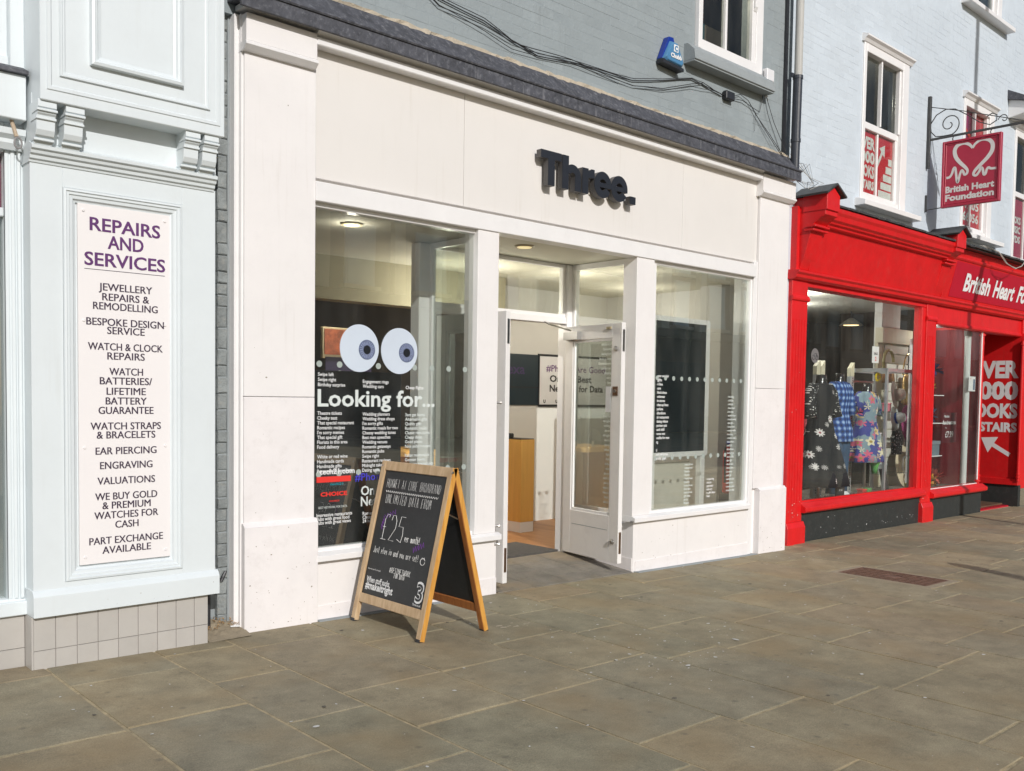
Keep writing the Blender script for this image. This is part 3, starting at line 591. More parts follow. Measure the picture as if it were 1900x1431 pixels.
BX('upper_ceiling', PGREY, fl, 2.7, 8.8, .31, 6.9, 3.78, 3.84, 0)
dt = thing('wall_poster', 'dark teal wall poster beside the white advert inside the phone shop', 'poster', (7.0, 2.49, 1.7)); BX('panel', TEAL, dt, 6.56, 7.515, 2.485, 2.499, 1.40, 1.985, .002)
text('word', 'exa', (7.03, 2.485, 1.76), mat('violet_print', (.05, .03, .10), .6), dt, h=.11, w=.27, bold=.02)
BX('dark_band', DARKP, dt, 6.56, 7.515, 2.480, 2.485, 1.60, 1.615, 0)
wp = thing('wall_poster', 'white advert poster reading Phones Are Good seen through the open door', 'poster', (8.1, 2.49, 1.7)); BX('panel', mat('poster_white', (.74, .74, .76), .5), wp, 7.535, 8.69, 2.485, 2.499, 1.41, 1.975, .002)
BX('dark_frame', DARKP, wp, 7.515, 8.69, 2.480, 2.499, 1.975, 2.0, 0); BX('dark_frame', DARKP, wp, 7.515, 7.533, 2.480, 2.499, 1.395, 1.975, 0); BX('dark_frame', DARKP, wp, 7.533, 8.69, 2.480, 2.499, 1.385, 1.41, 0)
text('headline', '#Phones Are Good', (7.64, 2.484, 1.80), PURT, wp, h=.075, w=1.02, bold=.01); text('headline', 'On the Best', (7.70, 2.484, 1.68), NAVYT, wp, h=.075, w=.72, bold=.03); text('headline', 'Network for Data', (7.70, 2.484, 1.565), NAVYT, wp, h=.075, w=.93, bold=.03)
for x in (7.60, 7.80, 8.0): text('logo', 'U', (x, 2.484, 1.43), NAVYT, wp, h=.035, bold=.06)
ct = thing('shop_counter', 'orange wood counter with white kickboard inside the open door', 'counter', (6.81, 2.1, .045)); BX('cabinet', CNTR, ct, 6.72, 6.915, 1.90, 2.485, .155, 1.04, .003); BX('kickboard', WFRM, ct, 6.722, 6.913, 1.902, 2.485, .045, .155, 0)
BX('worktop', mat('dark_worktop', (.03, .03, .03), .4), ct, 6.72, 6.91, 1.905, 2.4, 1.04, 1.05, .002)
tl = thing('card_reader', 'small black card terminal standing on the orange counter', 'terminal', (6.75, 2.15, 1.05)); BX('body', DARKP, tl, 6.725, 6.80, 2.1, 2.3, 1.052, 1.10, .01); MB().hexa([(6.725, 2.2, 1.10), (6.80, 2.2, 1.10), (6.80, 2.28, 1.10), (6.725, 2.28, 1.10), (6.74, 2.27, 1.27), (6.79, 2.27, 1.27), (6.79, 2.31, 1.27), (6.74, 2.31, 1.27)]).build('screen', DARKP, tl, .004)
# low orange plinth table and shelves seen in the left window
tb = thing('display_table', 'orange wooden display table standing deep inside the left window', 'table', (5.2, 2.6, .045)); BX('top', CNTR, tb, 4.6, 6.1, 2.5, 3.3, .86, .92, .004); BX('side', CNTR, tb, 4.62, 4.70, 2.52, 3.28, .045, .86, 0); BX('side', CNTR, tb, 6.0, 6.08, 2.52, 3.28, .045, .86, 0); BX('rear_panel', CNTR, tb, 4.7, 6.0, 3.2, 3.26, .045, .86, 0)
shv = thing('wall_shelving', 'dim grey accessory shelving on the back wall of the phone shop', 'shelving', (5.0, 6.7, .045))
BX('back_panel', PGREY, shv, 3.2, 6.4, 6.72, 6.79, .3, 2.2, 0)
for z in (.6, 1.0, 1.4, 1.8): BX('shelf', WFRM, shv, 3.2, 6.4, 6.45, 6.72, z, z+.02, 0)
for i, c in enumerate([(.05, .05, .06), (.25, .05, .06), (.3, .3, .3), (.06, .08, .2), (.3, .24, .08), (.04, .16, .12), (.22, .2, .18)]):
    x = 3.35+i*.43; z = (.62, 1.02, 1.42, 1.82)[i % 4]
    t = thing('accessory_box', ['black accessory box on the lowest dim shelf', 'red accessory box on the second dim shelf', 'grey accessory box on the third dim shelf', 'navy accessory box on the top dim shelf', 'tan accessory box on the lowest shelf right of the black one', 'green accessory box on the second shelf right of the red one', 'beige accessory box on the third shelf right of the grey one'][i], 'box', (x, 6.5, z)); BX('carton', mat('box_'+['black', 'red', 'grey', 'navy', 'tan', 'green', 'beige'][i], c, .5), t, x, x+.2, 6.5, 6.65, z, z+.24, .004)
wpst = thing('wall_picture', 'orange and red lit picture high on the dim wall behind the left window', 'picture', (4.75, 3.0, 2.0))
BX('frame', GOLDR, wpst, 4.96, 5.28, 3.0, 3.04, 1.86, 2.18, .004); BX('print', mat('fire_print', (.40, .09, .03), .5, .6, 9), wpst, 4.98, 5.26, 2.99, 3.0, 1.90, 2.16, 0)
# phones on security stands along the display table, hooks of cases on the partition
for i in range(5):
    x = 4.8+i*.27
    t = thing('display_phone', ['black phone on a stand at the left end of the orange table', 'second black phone on a stand on the orange table', 'middle black phone on a stand on the orange table', 'fourth black phone on a stand on the orange table', 'black phone on a stand at the right end of the orange table'][i], 'phone', (x, 2.7, .92), 'phones on the display table')
    MB().tube([(x, 2.75, .92), (x, 2.75, 1.0)], .02, 8).build('stand', STEEL, t); MB().hexa([(x-.04, 2.70, .98), (x+.04, 2.70, .98), (x+.04, 2.712, .98), (x-.04, 2.712, .98), (x-.04, 2.76, 1.13), (x+.04, 2.76, 1.13), (x+.04, 2.772, 1.13), (x-.04, 2.772, 1.13)]).build('handset', DARKP, t, .002)
tt = thing('display_table', 'white table with a red edge behind the window backing board', 'table', (4.3, 1.6, .3)); BX('top', WFRM, tt, 4.05, 4.45, 1.2, 2.0, .90, .94, .003); BX('pedestal', PWHT, tt, 4.12, 4.38, 1.3, 1.9, .045, .90, 0); BX('edge_strip', REDP, tt, 4.05, 4.45, 1.195, 1.2, .90, .94, 0)
bn = thing('hanging_banner', 'dark purple advert banner hanging inside the left window behind the eyes', 'banner', (4.4, 1.5, 1.2)); BX('cloth', mat('purple_banner', (.045, .03, .08), .6, .1, 3), bn, 4.25, 4.72, 1.75, 1.76, 1.25, 1.82, 0); text('word', 'Sel', (4.34, 1.748, 1.60), VINYL, bn, h=.10, w=.22, bold=.02); text('word', 'Go', (4.34, 1.748, 1.45), VINYL, bn, h=.10, w=.18, bold=.02)
# recess / window ceiling lights
cl = thing('ceiling_light', 'round recessed lamp in the soffit over the open entrance', 'ceiling light', (5.265, .33, 2.742), 'round recessed ceiling lamps')
MB().rings([(5.265, .33, 2.742, .085, .085), (5.265, .33, 2.730, .078, .078)], 28).build('rim', GOLDR, cl); MB().rings([(5.265, .33, 2.730, .062, .062), (5.265, .33, 2.726, .055, .055)], 28).build('lens', LAMPE, cl)
dup(cl, (3.73, .53, 2.742), 'round recessed lamp in the ceiling behind the left window')
dup(cl, (6.98, .50, 2.742), 'round recessed lamp in the ceiling behind the right window')

GLASS3 = glass('charity_shop_glass', (.95, .97, .96), 1.0)
# added point lamps without fittings, mostly hidden, to brighten the rooms
def lamp_and_fill(x, y, z, e, col=(1, .93, .80), r=.03):
    l = bpy.data.lights.new('lamp_and_fill_point', 'POINT'); l.energy = e; l.color = col; l.shadow_soft_size = r
    o = bpy.data.objects.new('lamp_and_fill_point', l); COL.objects.link(o); o.location = (x, y, z)
for x, y, e in ((5.8, 1.5, 16), (6.74, 1.2, 12), (7.04, .6, 7), (8.1, 1.5, 12), (5.0, 2.9, 30)): lamp_and_fill(x, y, 2.40 if y < 2.5 else 2.62, e)  # added fill for the phone shop, mostly hidden behind posts and bulkhead
for x, y, z, e in ((11.35, 1.5, 2.7, 50), (12.6, 2.3, 2.7, 30), (14.1, .75, 2.5, 6)): lamp_and_fill(x, y, z, e, (1, .97, .90))  # added fill for the charity shop, mostly out of view
lamp_and_fill(3.73, .53, 2.66, 2.5); lamp_and_fill(5.4, 1.55, 2.30, 16); lamp_and_fill(7.6, 1.6, 6.2, 130); lamp_and_fill(12.5, 1.8, 5.8, 35)  # first sits at the left window's ceiling lamp; the rest are added fill
# screen totem in right window
st = thing('digital_screen', 'tall dark digital screen in a white frame inside the right window', 'screen', (7.56, .48, .045))
fz = MB(); n = 6
def rrect(x0, x1, z0, z1, r, k=5):
    P = []
    for cx, cz, a0 in ((x1-r, z1-r, 0), (x0+r, z1-r, pi/2), (x0+r, z0+r, pi), (x1-r, z0+r, 1.5*pi)):
        P += [(cx+r*cos(a0+i*pi/2/k), cz+r*sin(a0+i*pi/2/k)) for i in range(k+1)]
    return P
fz.loft([[(x, .45, z) for x, z in rrect(7.085, 8.03, .915, 2.315, .03)], [(x, .53, z) for x, z in rrect(7.085, 8.03, .915, 2.315, .03)]]); fz.build('casing', WFRM, st, .003)
BX('display', SCREEN, st, 7.145, 7.955, .446, .452, .968, 2.265, 0)
for x0 in (7.105, 7.925): BX('leg', WFRM, st, x0, x0+.075, .46, .52, .045, .915, .003)
BX('shelf', WFRM, st, 7.0, 8.1, .20, .60, .30, .34, .003); BX('rear_panel', mat('slat_blind', (.50, .48, .42), .8), st, 7.18, 7.925, .60, .62, .045, .85, 0)
ex = thing('fire_extinguisher', 'small red fire extinguisher beside the tall screen', 'fire extinguisher', (8.52, .45, .35))
MB().rings([(8.37, .42, .50, .052, .052), (8.37, .42, .52, .062, .062), (8.37, .42, .93, .062, .062), (8.37, .42, .98, .045, .045), (8.37, .42, 1.0, .02, .02), (8.37, .42, 1.03, .018, .018)], 18).build('body', mat('extinguisher_red', (.62, .03, .02), .3), ex, smooth=False)
BX('valve', mat('extinguisher_blue', (.02, .06, .5), .4), ex, 8.35, 8.41, .40, .44, 1.03, 1.06, .003); MB().tube([(8.36, .42, 1.02), (8.28, .40, 1.0), (8.27, .40, .8), (8.28, .40, .62)], .012, 6).build('hose', BLACKP, ex); BX('bracket', BLACKP, ex, 8.29, 8.45, .36, .48, .40, .50, .003)

# ---------------- left window: dark panel, eyes, lettering
K = 5.40/5.49
def wp_(x, z): return (x*K, 1.5+(z-1.5)*K)
GY = .0535
dp = thing('window_backing_board', 'black display board behind the lettering of the left window', 'display board', (3.6, .28, .31))
BX('panel', DARKP, dp, 3.12, 4.02, .30, .33, .31, 1.66, .002); BX('foot', DARKP, dp, 3.5, 3.58, .33, .55, .30, .33, 0)
def dots(label, xs_, z, loc):
    t = thing('sticker_row', label, 'window stickers', loc)
    for x in xs_:
        a, b = wp_(x, z); m_ = MB(); m_.disc((a, GY+.0008 if False else GY, b), .021, .021, 20, .0012); m_.build('dot', DOTM, t)
dots('upper row of pale round dots across the left window', [3.239+.157*i for i in range(9)], 1.698, (3.9, .05, 1.67))
dots('lower row of pale round dots across the left window', [3.239+.157*i for i in range(9)], .957, (3.9, .05, .96))
dots('upper row of pale round dots across the right window', [6.797+.1227*i for i in range(12)], 1.692, (7.4, .05, 1.69))
dots('lower row of pale round dots across the right window', [6.80+.1227*i for i in range(12)], .942, (7.4, .05, .95))
for nm, cx, cz, ix, iz in (('left', 3.553, 1.816, 3.612, 1.808), ('right', 3.888, 1.811, 3.949, 1.801)):
    a, b = wp_(cx, cz); i_, j_ = wp_(ix, iz)
    e = thing('eyeball_sticker', nm+'-hand giant cartoon eyeball sticker with blue iris on the shop window', 'window sticker', (a, .05, b), 'giant eyeball stickers')
    m_ = MB(); m_.disc((a, GY-.0016, b), .155, .161, 56, .0014); m_.build('eye_white', EYEW, e)
    m_ = MB(); m_.disc((i_, GY-.0032, j_), .066, .068, 40, .0012); m_.build('iris', IRIS, e)
    rays = MB()
    for k in range(22):
        an = 2*pi*k/22; rays.add([(i_+.032*cos(an), GY-.0048, j_+.033*sin(an)), (i_+.032*cos(an+.06), GY-.0048, j_+.033*sin(an+.06)), (i_+.058*cos(an+.05), GY-.0048, j_+.06*sin(an+.05)), (i_+.058*cos(an), GY-.0048, j_+.06*sin(an))], [(0, 1, 2, 3)])
    rays.build('iris_rays', mat('iris_pale', (.42, .47, .66), .6), e)
    m_ = MB(); m_.disc((i_, GY-.0055, j_), .029, .030, 28, .001); m_.build('pupil', PUPIL, e)
lt = thing('window_lettering', 'pale vinyl lettering Looking for with lists of searches on left window', 'window lettering', (3.6, .05, 1.2))
def wt(s, x, z, h=.0225, m=VINW, par=None, w=None, bold=.012, cond=.92):
    a, b = wp_(x, z); return text('lettering_line', s, (a, GY-.0022, b), m, par or lt, h=h, w=w, bold=bold, cond=cond)
o = wt('Looking for...', 3.226, 1.416, .108, VINYL, w=.965, bold=.02); o['label'] = 'large words Looking for'
for i, s in enumerate(['Swipe left', 'Swipe right', 'Birthday surprise']): wt(s, 3.228, 1.618-i*.0345)
for i, s in enumerate(['Theatre tickets', 'Cheeky text', 'That special restaurant', 'Romantic recipes', "I'm sorry memes", 'That special gift', 'Florists in this area', 'Food delivery', '', 'White or red wine', 'Handmade cards', 'Handmade gifts', 'Personalised jewellery']): s and wt(s, 3.225, 1.357-i*.0326)
for i, s in enumerate(['Engagement rings', 'Wedding cars']): wt(s, 3.581, 1.577-i*.033)
for i, s in enumerate(['Wedding planners', 'Wedding dress shops', "I'm sorry gifts", 'Romantic meals for two', 'Cheesy wedding tunes', 'Best man speeches', 'Wedding venues', 'Romantic getaways', 'Romantic pubs', 'Swipe right', 'Restaurant reviews', 'Midnight takeaways', 'Dating apps']): wt(s, 3.581, 1.350-i*.0326)
wt('Cheap flights', 3.945, 1.541)
for i, s in enumerate(['3am get home', 'Alternative gifts', 'Quirky gifts', 'Romantic walks', 'Classic rom coms', 'Cheap dates', 'Good places', 'Nice pubs in town', '', 'Italian restaurants', 'German beers', 'Japanese restaurants']): s and wt(s, 3.943, 1.345-i*.0326, m=VINYL)
for i, s in enumerate(['Impressive restaurants', 'Pubs with great food', 'Pubs with great views']): wt(s, 3.222, .668-i*.026)
for i, s in enumerate(['Romantic', 'Cheap dates', '24 hours']): wt(s, 3.587, .655-i*.0265)
pt = thing('window_poster', 'advert print low on the left window with red bar and CHOICE logo', 'poster', (3.35, .05, .85))
REDPR = mat('orange_red_print', (.75, .04, .03), .5); CYAN = mat('cyan_print', (.02, .30, .38), .5); BLUV = mat('violet_blue_print', (.07, .06, .55), .5)
a, b = wp_(3.222, .900); MB().box(a, a+.262, GY-.0035, GY-.0015, b, b+.038).build('red_bar', REDPR, pt)
def pw(s, x, z, h, m, w=None, bold=.01):
    a, b = wp_(x, z); text('print_line', s, (a, GY-.0018, b), m, pt, h=h, w=w, bold=bold)
pw('tech21.com', 3.245, .955, .035, VINW, .27, .02); pw('tech21', 3.325, .878, .016, CYAN, .10); pw('CHOICE', 3.252, .806, .026, REDPR, .205, .04); pw('AWARDS', 3.318, .765, .011, REDPR, .08); pw('BEST NETWORK FOR DATA', 3.238, .722, .015, VINYL, .22, -.005)
pw('#Phones', 3.522, .898, .050, BLUV, .27, .008); pw('On the', 3.572, .795, .062, VINYL, .25, .02); pw('Network', 3.572, .720, .062, VINYL, .31, .02)
# right window lettering
rt = thing('window_lettering', 'columns of small white lettering on the right window before the screen', 'window lettering', (7.2, .05, 1.2))
L1 = ['your own hair', 'gifts', 'n line', 'care', 'black dress', 'underwear', 'in stores', 'chat-up lines', 'perfume', 'aftershave', 'sh restaurants', 'dating videos', 'partner quiz', 'and chill', 'women want', 'outfits for men', 'ng', '', 'd', 'and half pizza', 'onship goals']
for i, s in enumerate(L1):
    if s: wt(s, 6.80, 1.70-i*.0385, .024, VINW, rt, w=.0125*len(s), bold=.02)
for i in range(12): wt(random.choice(['flowers', 'restaurants', 'first date', 'mens shoes', 'gift ideas', 'sorry']), 7.24, .86-i*.034, .020, VINYL, rt)
for i in range(6): wt(['reopening', 'season', 'getaways', 'delivery', 'to gift ideas', 'ideas'][i], 7.60, .70-i*.034, .022, VINW, rt)
for i in range(26): wt(random.choice(['romantic walks', 'date night', 'small talk', 'love songs', 'weekend trips', 'dinner ideas', 'cinema times']), 7.93, 1.52-i*.038, .020, VINYL, rt, cond=.8)

# ---------------- projecting letters "Three."
sg = thing('shop_sign', 'charcoal block letters reading Three fixed to the white fascia', 'sign', (5.6, .03, 3.16))
YF = -.054
LRET = mat('letter_return', (.085, .08, .078), .5, .05, 6)
def block(name, pieces):
    for p in pieces:
        pass
def ring_arc(cx, cz, ro, ri, a0, a1, n=26, sx=1, sz=1):
    A = [a0+(a1-a0)*i/n for i in range(n+1)]
    return [(cx+ro*sx*cos(a), cz+ro*sz*sin(a)) for a in A] + [(cx+ri*sx*cos(a), cz+ri*sz*sin(a)) for a in reversed(A)]
Z0, ZX, ZT = 3.162, 3.368, 3.428
def letter(*parts):
    m_ = MB()
    for i, poly in enumerate(parts): m_.prism(poly, YF-.0004*i, -.004, 'y')
    o = m_.build('letter', LRET, sg)
    m_ = MB()
    for i, poly in enumerate(parts): m_.prism(poly, YF-.0034-.0004*i, YF-.0006-.0004*i, 'y')
    m_.build('letter_face', LET, o); return o
R_ = lambda x0, x1, z0, z1: [(x0, z0), (x1, z0), (x1, z1), (x0, z1)]
KL = (5.35+YF)/(5.35-.06)
X = lambda x: x*KL
letter(R_(X(5.064), X(5.288), ZT-.062, ZT), R_(X(5.142), X(5.215), Z0, ZT-.06))
letter(R_(X(5.300), X(5.372), Z0, ZT), ring_arc(X(5.418), ZX-.098, .098, .034, 0, 2.6, 18, .98), R_(X(5.446), X(5.514), Z0, ZX-.09))
letter(R_(X(5.532), X(5.602), Z0, ZX), [(X(5.60), ZX-.075), (X(5.602), ZX-.02), (X(5.64), ZX+.001), (X(5.675), ZX), (X(5.675), ZX-.068), (X(5.63), ZX-.072)])
for cx in (5.778, 5.985):
    c = X(cx); letter(ring_arc(c, (Z0+ZX)/2, .108, .046, .02, 2*pi-.52, 34, .96, 1.0), R_(c-.06, c+.103, (Z0+ZX)/2-.022, (Z0+ZX)/2+.016))
letter(R_(X(6.122), X(6.196), Z0, Z0+.064))
bk_ = MB()
for x in (5.178, 5.335, 5.48, 5.567, 5.70, 5.86, 5.92, 6.06, 6.16): bk_.tube([(X(x), .010, Z0+.03), (X(x), .031, Z0+.03)], .008, 6)
bk_.build('standoff', STEEL, sg)

# ---------------- sash window over the phone shop
uw = MB(); x0, x1 = 7.145, 8.225
uw.box(x0, x0+.045, .02, .14, 4.765, 6.38); uw.box(x1-.12, x1, .035, .14, 4.765, 6.38); uw.box(x0+.045, x1-.12, .03, .14, 4.765, 4.86); uw.box(x0+.045, x1-.12, .05, .14, 6.30, 6.38)
wu = uw.build('sash_window', WFRM, ps, .004)
b = MB(); b.box(x0+.045, x0+.09, .045, .11, 4.86, 5.56); b.box(x1-.18, x1-.12, .045, .11, 4.86, 5.56); b.box(7.60, 7.632, .05, .10, 4.86, 5.50); b.box(x0+.045, x1-.12, .035, .12, 5.50, 5.565); b.box(x0+.045, x0+.085, .06, .12, 5.565, 6.30); b.box(x1-.17, x1-.12, .06, .12, 5.565, 6.30); b.box(7.60, 7.63, .06, .11, 5.565, 6.30)
b.build('sash_bars', WFRM, wu, .003)
for a_, c_, z_, zz in ((x0+.09, 7.60, 4.86, 5.50), (7.632, x1-.18, 4.86, 5.50), (x0+.085, 7.60, 5.565, 6.3), (7.63, x1-.17, 5.565, 6.3)): MB().box(a_, c_, .078, .082, z_, zz).build('pane', GLASS2, wu)
b = MB(); b.prism([(.02, 5.50), (.02, 5.40), (.04, 5.36), (.08, 5.40), (.08, 5.50)], x1-.17, x1-.12, 'x'); b.build('sash_horn', WFRM, wu, .003)
MB().prism([(-.075, 4.60), (-.06, 4.69), (.02, 4.765), (.14, 4.765), (.14, 4.60)], 6.98, 8.30, 'x').build('stone_sill', GREYR, ps, .004)
MB().box(6.98, 8.30, -.06, .06, 4.585, 4.60).build('sill_drip', GREYR, ps)
ri = thing('upstairs_room', 'plain pale office room behind the sash window over the phone shop', 'room', (7.7, 1.5, 4.5))
BX('wall', mat('office_wall', (.30, .28, .20), .8, .05, 2), ri, 6.2, 9.0, 3.0, 3.1, 4.2, 7, 0); BX('ceiling', PGREY, ri, 6.2, 9.0, .3, 3.0, 6.9, 7, 0); BX('floor', PGREY, ri, 6.2, 9.0, .3, 3.0, 4.2, 4.3, 0); BX('side_wall', mat('office_wall'  , (.30, .28, .20)), ri, 6.2, 6.3, .3, 3.0, 4.3, 6.9, 0); BX('side_wall', MATS['office_wall'], ri, 8.9, 9.0, .3, 3.0, 4.3, 6.9, 0)
BX('cupboard', mat('beige_cupboard', (.42, .36, .24), .7), ri, 7.0, 7.75, .8, 1.2, 4.3, 5.9, .003); BX('desk_screen', mat('grey_brown_panel', (.12, .09, .065), .7), ri, 8.2, 8.7, .8, .9, 4.3, 5.5, .003)
fb = thing('file_box', 'dark green file box on the sill inside the upstairs window', 'box', (7.28, .2, 4.86)); BX('body', mat('file_green', (.01, .05, .06), .5), fb, 7.245, 7.38, .13, .22, 4.86, 5.07, .003)
rn = thing('red_notice', 'small red notice stuck in the upstairs window corner above the file box', 'notice', (7.26, .09, 5.1)); BX('paper', REDP, rn, 7.237, 7.285, .084, .086, 5.07, 5.25, 0)
for i in range(4): BX('stripe', VINW, rn, 7.237, 7.285, .0825, .0835, 5.09+i*.04, 5.10+i*.04, 0)

# alarm box
al = thing('alarm_box', 'blue triangular burglar alarm box on the grey wall below the upstairs window', 'alarm box', (6.72, .04, 4.47))
def tri(cx, w0, w1, z0, z1, y): return [(cx-w0/2, y, z0+.03), (cx-w0/2+.03, y, z0), (cx+w0/2-.03, y, z0-.012), (cx+w0/2, y, z0+.02), (cx+w1/2, y, z1), (cx-w1/2, y, z1)]
m_ = MB(); m_.loft([tri(6.735, .33, .10, 4.475, 4.715, .062), tri(6.735, .33, .10, 4.475, 4.715, .0), tri(6.735, .28, .07, 4.50, 4.695, -.035)]); m_.build('cover', CHB, al, .004)
m_ = MB(); m_.loft([[(x-.0, y_, z) for x, z in ((6.565, 4.51), (6.62, 4.51), (6.70, 4.71), (6.77, 4.71), (6.75, 4.765), (6.675, 4.76))] for y_ in (.0, .06)]); m_.build('top_cap', CHD, al, .003)
m_ = MB(); m_.loft([[(x, y_, z) for x, z in ((6.56, 4.46), (6.905, 4.44), (6.90, 4.47), (6.56, 4.50))] for y_ in (-.02, .055)]); m_.build('base', BLACKP, al)
m_ = MB(); m_.box(6.705, 6.78, -.0385, -.0368, 4.60, 4.675); m_.build('logo_square', VINW, al); text('logo_letter', 'C', (6.742, -.0390, 4.612), CHB, al, h=.05, w=.05, bold=.06, align='c'); text('logo_word', 'Chubb', (6.745, -.0390, 4.535), VINW, al, h=.042, w=.18, bold=.05, align='c')

al.scale = (.87, 1, .84); al.location.z += .02
# cables along the grey wall
cb = thing('cable_bundle', 'tangled black cables sagging across the grey wall above the lead flashing', 'cables', (6.2, .05, 4.25))
base = [(3.6, 4.62), (3.9, 4.47), (4.132, 4.34), (4.562, 4.285), (4.835, 4.215), (5.12, 4.185), (5.484, 4.215), (5.939, 4.245), (6.253, 4.262), (6.658, 4.345), (7.089, 4.468), (7.26, 4.462), (7.426, 4.44), (7.60, 4.43)]
for k in range(4):
    pts = []
    for i, (x, z) in enumerate(base):
        dz = (0, .012, -.05*sin(i*.9)-.02, -.075*abs(sin(i*.45+.5)))[k] * (1 if 0 < i < 12 else .1)
        pts.append((x, .050-.004*k, z+dz+.006*sin(i*2.3+k)))
    q_ = []
    for i in range(len(pts)-1):
        for t in (0, .25, .5, .75): a, b = Vector(pts[i]), Vector(pts[i+1]); q_.append(a.lerp(b, t)+Vector((0, 0, .006*sin((i+t)*2.1+k))))
    q_.append(Vector(pts[-1])); MB().tube(q_, (.0045, .0032, .0036, .0028)[k], 5).build('cable', CABL, cb)
for k, pts in enumerate([[(7.70, .045, 4.44), (7.86, .04, 4.50), (8.0, .04, 4.47), (8.14, .04, 4.36), (8.40, .03, 4.20), (8.66, .0, 3.99)], [(7.70, .045, 4.43), (7.9, .04, 4.45), (8.07, .04, 4.42), (8.2, .04, 4.40), (8.24, .04, 4.52), (8.26, .03, 4.66)], [(8.0, .04, 4.47), (8.25, .03, 4.27), (8.50, .01, 4.08), (8.68, -.01, 3.96)], [(8.27, .03, 4.62), (8.43, .02, 4.35), (8.55, .01, 4.2), (8.69, -.02, 3.98)], [(8.26, .03, 4.60), (8.34, .03, 4.40), (8.5, .02, 4.16), (8.68, 0, 3.90)], [(8.13, .04, 4.38), (8.13, .045, 4.20)]]):
    MB().tube(pts, .0034 if k < 4 else .0022, 5).build('cable', CABL, cb)
jb = thing('junction_box', 'black plastic junction box where the cables meet under the sill', 'junction box', (7.65, .04, 4.43)); MB().box(7.585, 7.725, .005, .06, 4.395, 4.475).build('box', BLACKP, jb, .008)
wb = thing('sensor_box', 'small white plastic box at the right end of the upstairs window sill', 'sensor box', (8.27, 0, 4.7)); MB().box(8.215, 8.345, -.03, .03, 4.715, 4.83).build('case', mat('white_plastic', (.76, .76, .78), .4), wb, .006); MB().box(8.20, 8.33, -.0, .05, 4.66, 4.712).build('bracket', BLACKP, wb, .004); MB().tube([(8.20, 0, 4.66), (8.195, 0, 4.80)], .004, 5).build('antenna', BLACKP, wb)
for k in range(5): MB().tube([(8.28, .02, 4.67), (8.27+.03*sin(k*2), .02, 4.60), (8.30+.03*cos(k*3), .03, 4.54+.02*k)], .004, 4).build('wire', CABW, wb)
# drainpipe
dpz = thing('drainpipe', 'cast drainpipe, grey above and black below, between grey and pale blue walls', 'drainpipe', (8.74, -.03, 3.86))
MB().tube([(8.765, -.045, 4.86), (8.765, -.045, 9)], .042, 16).build('upper_pipe', PIPEG, dpz); MB().tube([(8.745, -.045, 3.84), (8.75, -.045, 4.20)], .046, 16).build('lower_pipe', PIPEB, dpz)
MB().tube([(8.75, -.045, 4.20), (8.76, -.045, 4.86)], .048, 16).build('middle_pipe', PIPEB, dpz)
MB().tube([(8.76, -.045, 4.84), (8.76, -.045, 4.875)], .054, 16).build('socket', PIPEB, dpz); MB().tube([(8.75, -.045, 4.19), (8.75, -.045, 4.225)], .053, 16).build('socket', PIPEB, dpz)
MB().box(8.69, 8.82, -.02, .0, 4.86, 4.90).build('bracket', PIPEB, dpz)
MB().box(8.655, 8.70, .04, .065, 3.95, 9).build('side_strip', BLACKP, dpz)
sc_ = thing('cable_run', 'thin black cable pipe down the gap right of the white pilaster', 'cable', (8.79, .1, 1)); MB().tube([(8.80, .12, -.1), (8.80, .12, 1.1), (8.80, .12, 3.6)], .022, 8).build('conduit', BLACKP, sc_); BX('gap_fill', BLACKP, sc_, 8.785, 8.83, .15, .19, -.1, 3.6, 0)
MB().tube([(8.80, .12, 1.08), (8.80, .12, 1.16)], .027, 8).build('collar', BLACKP, sc_)
# ---------------- grey brick pier in the gap on the left
pr_ = thing('brick_pier', 'narrow weathered grey painted brick pier in the gap beside the white pilaster', 'pier', (2.54, .12, .02))
BX('render_strip', GREYR, pr_, 2.36, 2.515, .145, .3, -.05, 4.3, .003); BX('render_strip', GREYR, pr_, 2.572, 2.586, .10, .3, -.05, 4.3, .004); BX('core', GREYR, pr_, 2.515, 2.572, .114, .3, -.05, 4.3, 0)
z = .04
P0 = Vector(LOC[pr_.name])
while z < 4.2:
    h = random.choice([.07, .072, .075, .10, .13]); o = bpy.data.objects.new('brick', brick_mesh(.062, h-.008, .05, PIERB, .006, random.randrange(6))); COL.objects.link(o); o.parent = pr_
    o.location = Vector((2.542+random.uniform(-.003, .003), .128+random.uniform(-.006, .006), z+h/2))-P0; o.rotation_euler = (0, random.uniform(-.04, .04), random.uniform(-.06, .06)); z += h
gc = thing('cable_run', 'black and pale cables running down beside the ice white shop pilaster', 'cable', (2.42, .1, 1))
MB().tube([(2.425, .06, -.02), (2.425, .06, 1.25), (2.43, .06, 2.3), (2.425, .06, 2.9)], .019, 8).build('conduit', BLACKP, gc); MB().tube([(2.425, .06, 1.19), (2.425, .06, 1.25)], .026, 8).build('collar', BLACKP, gc)
MB().tube([(2.415, .035, 2.85), (2.412, .03, 2.2), (2.42, .03, 1.8), (2.41, .03, 1.3), (2.412, .03, .68), (2.44, .07, .50), (2.50, .10, .40)], .003, 5).build('wire', CABW, gc); MB().tube([(2.42, .05, .50), (2.44, .06, .42), (2.48, .08, .36), (2.53, .09, .345)], .0035, 5).build('wire', CABL, gc)
MB().rings([(2.525, .09, .33, .012, .012), (2.54, .09, .36, .014, .012), (2.555, .09, .39, .01, .01)], 8).build('junction', BLACKP, gc)
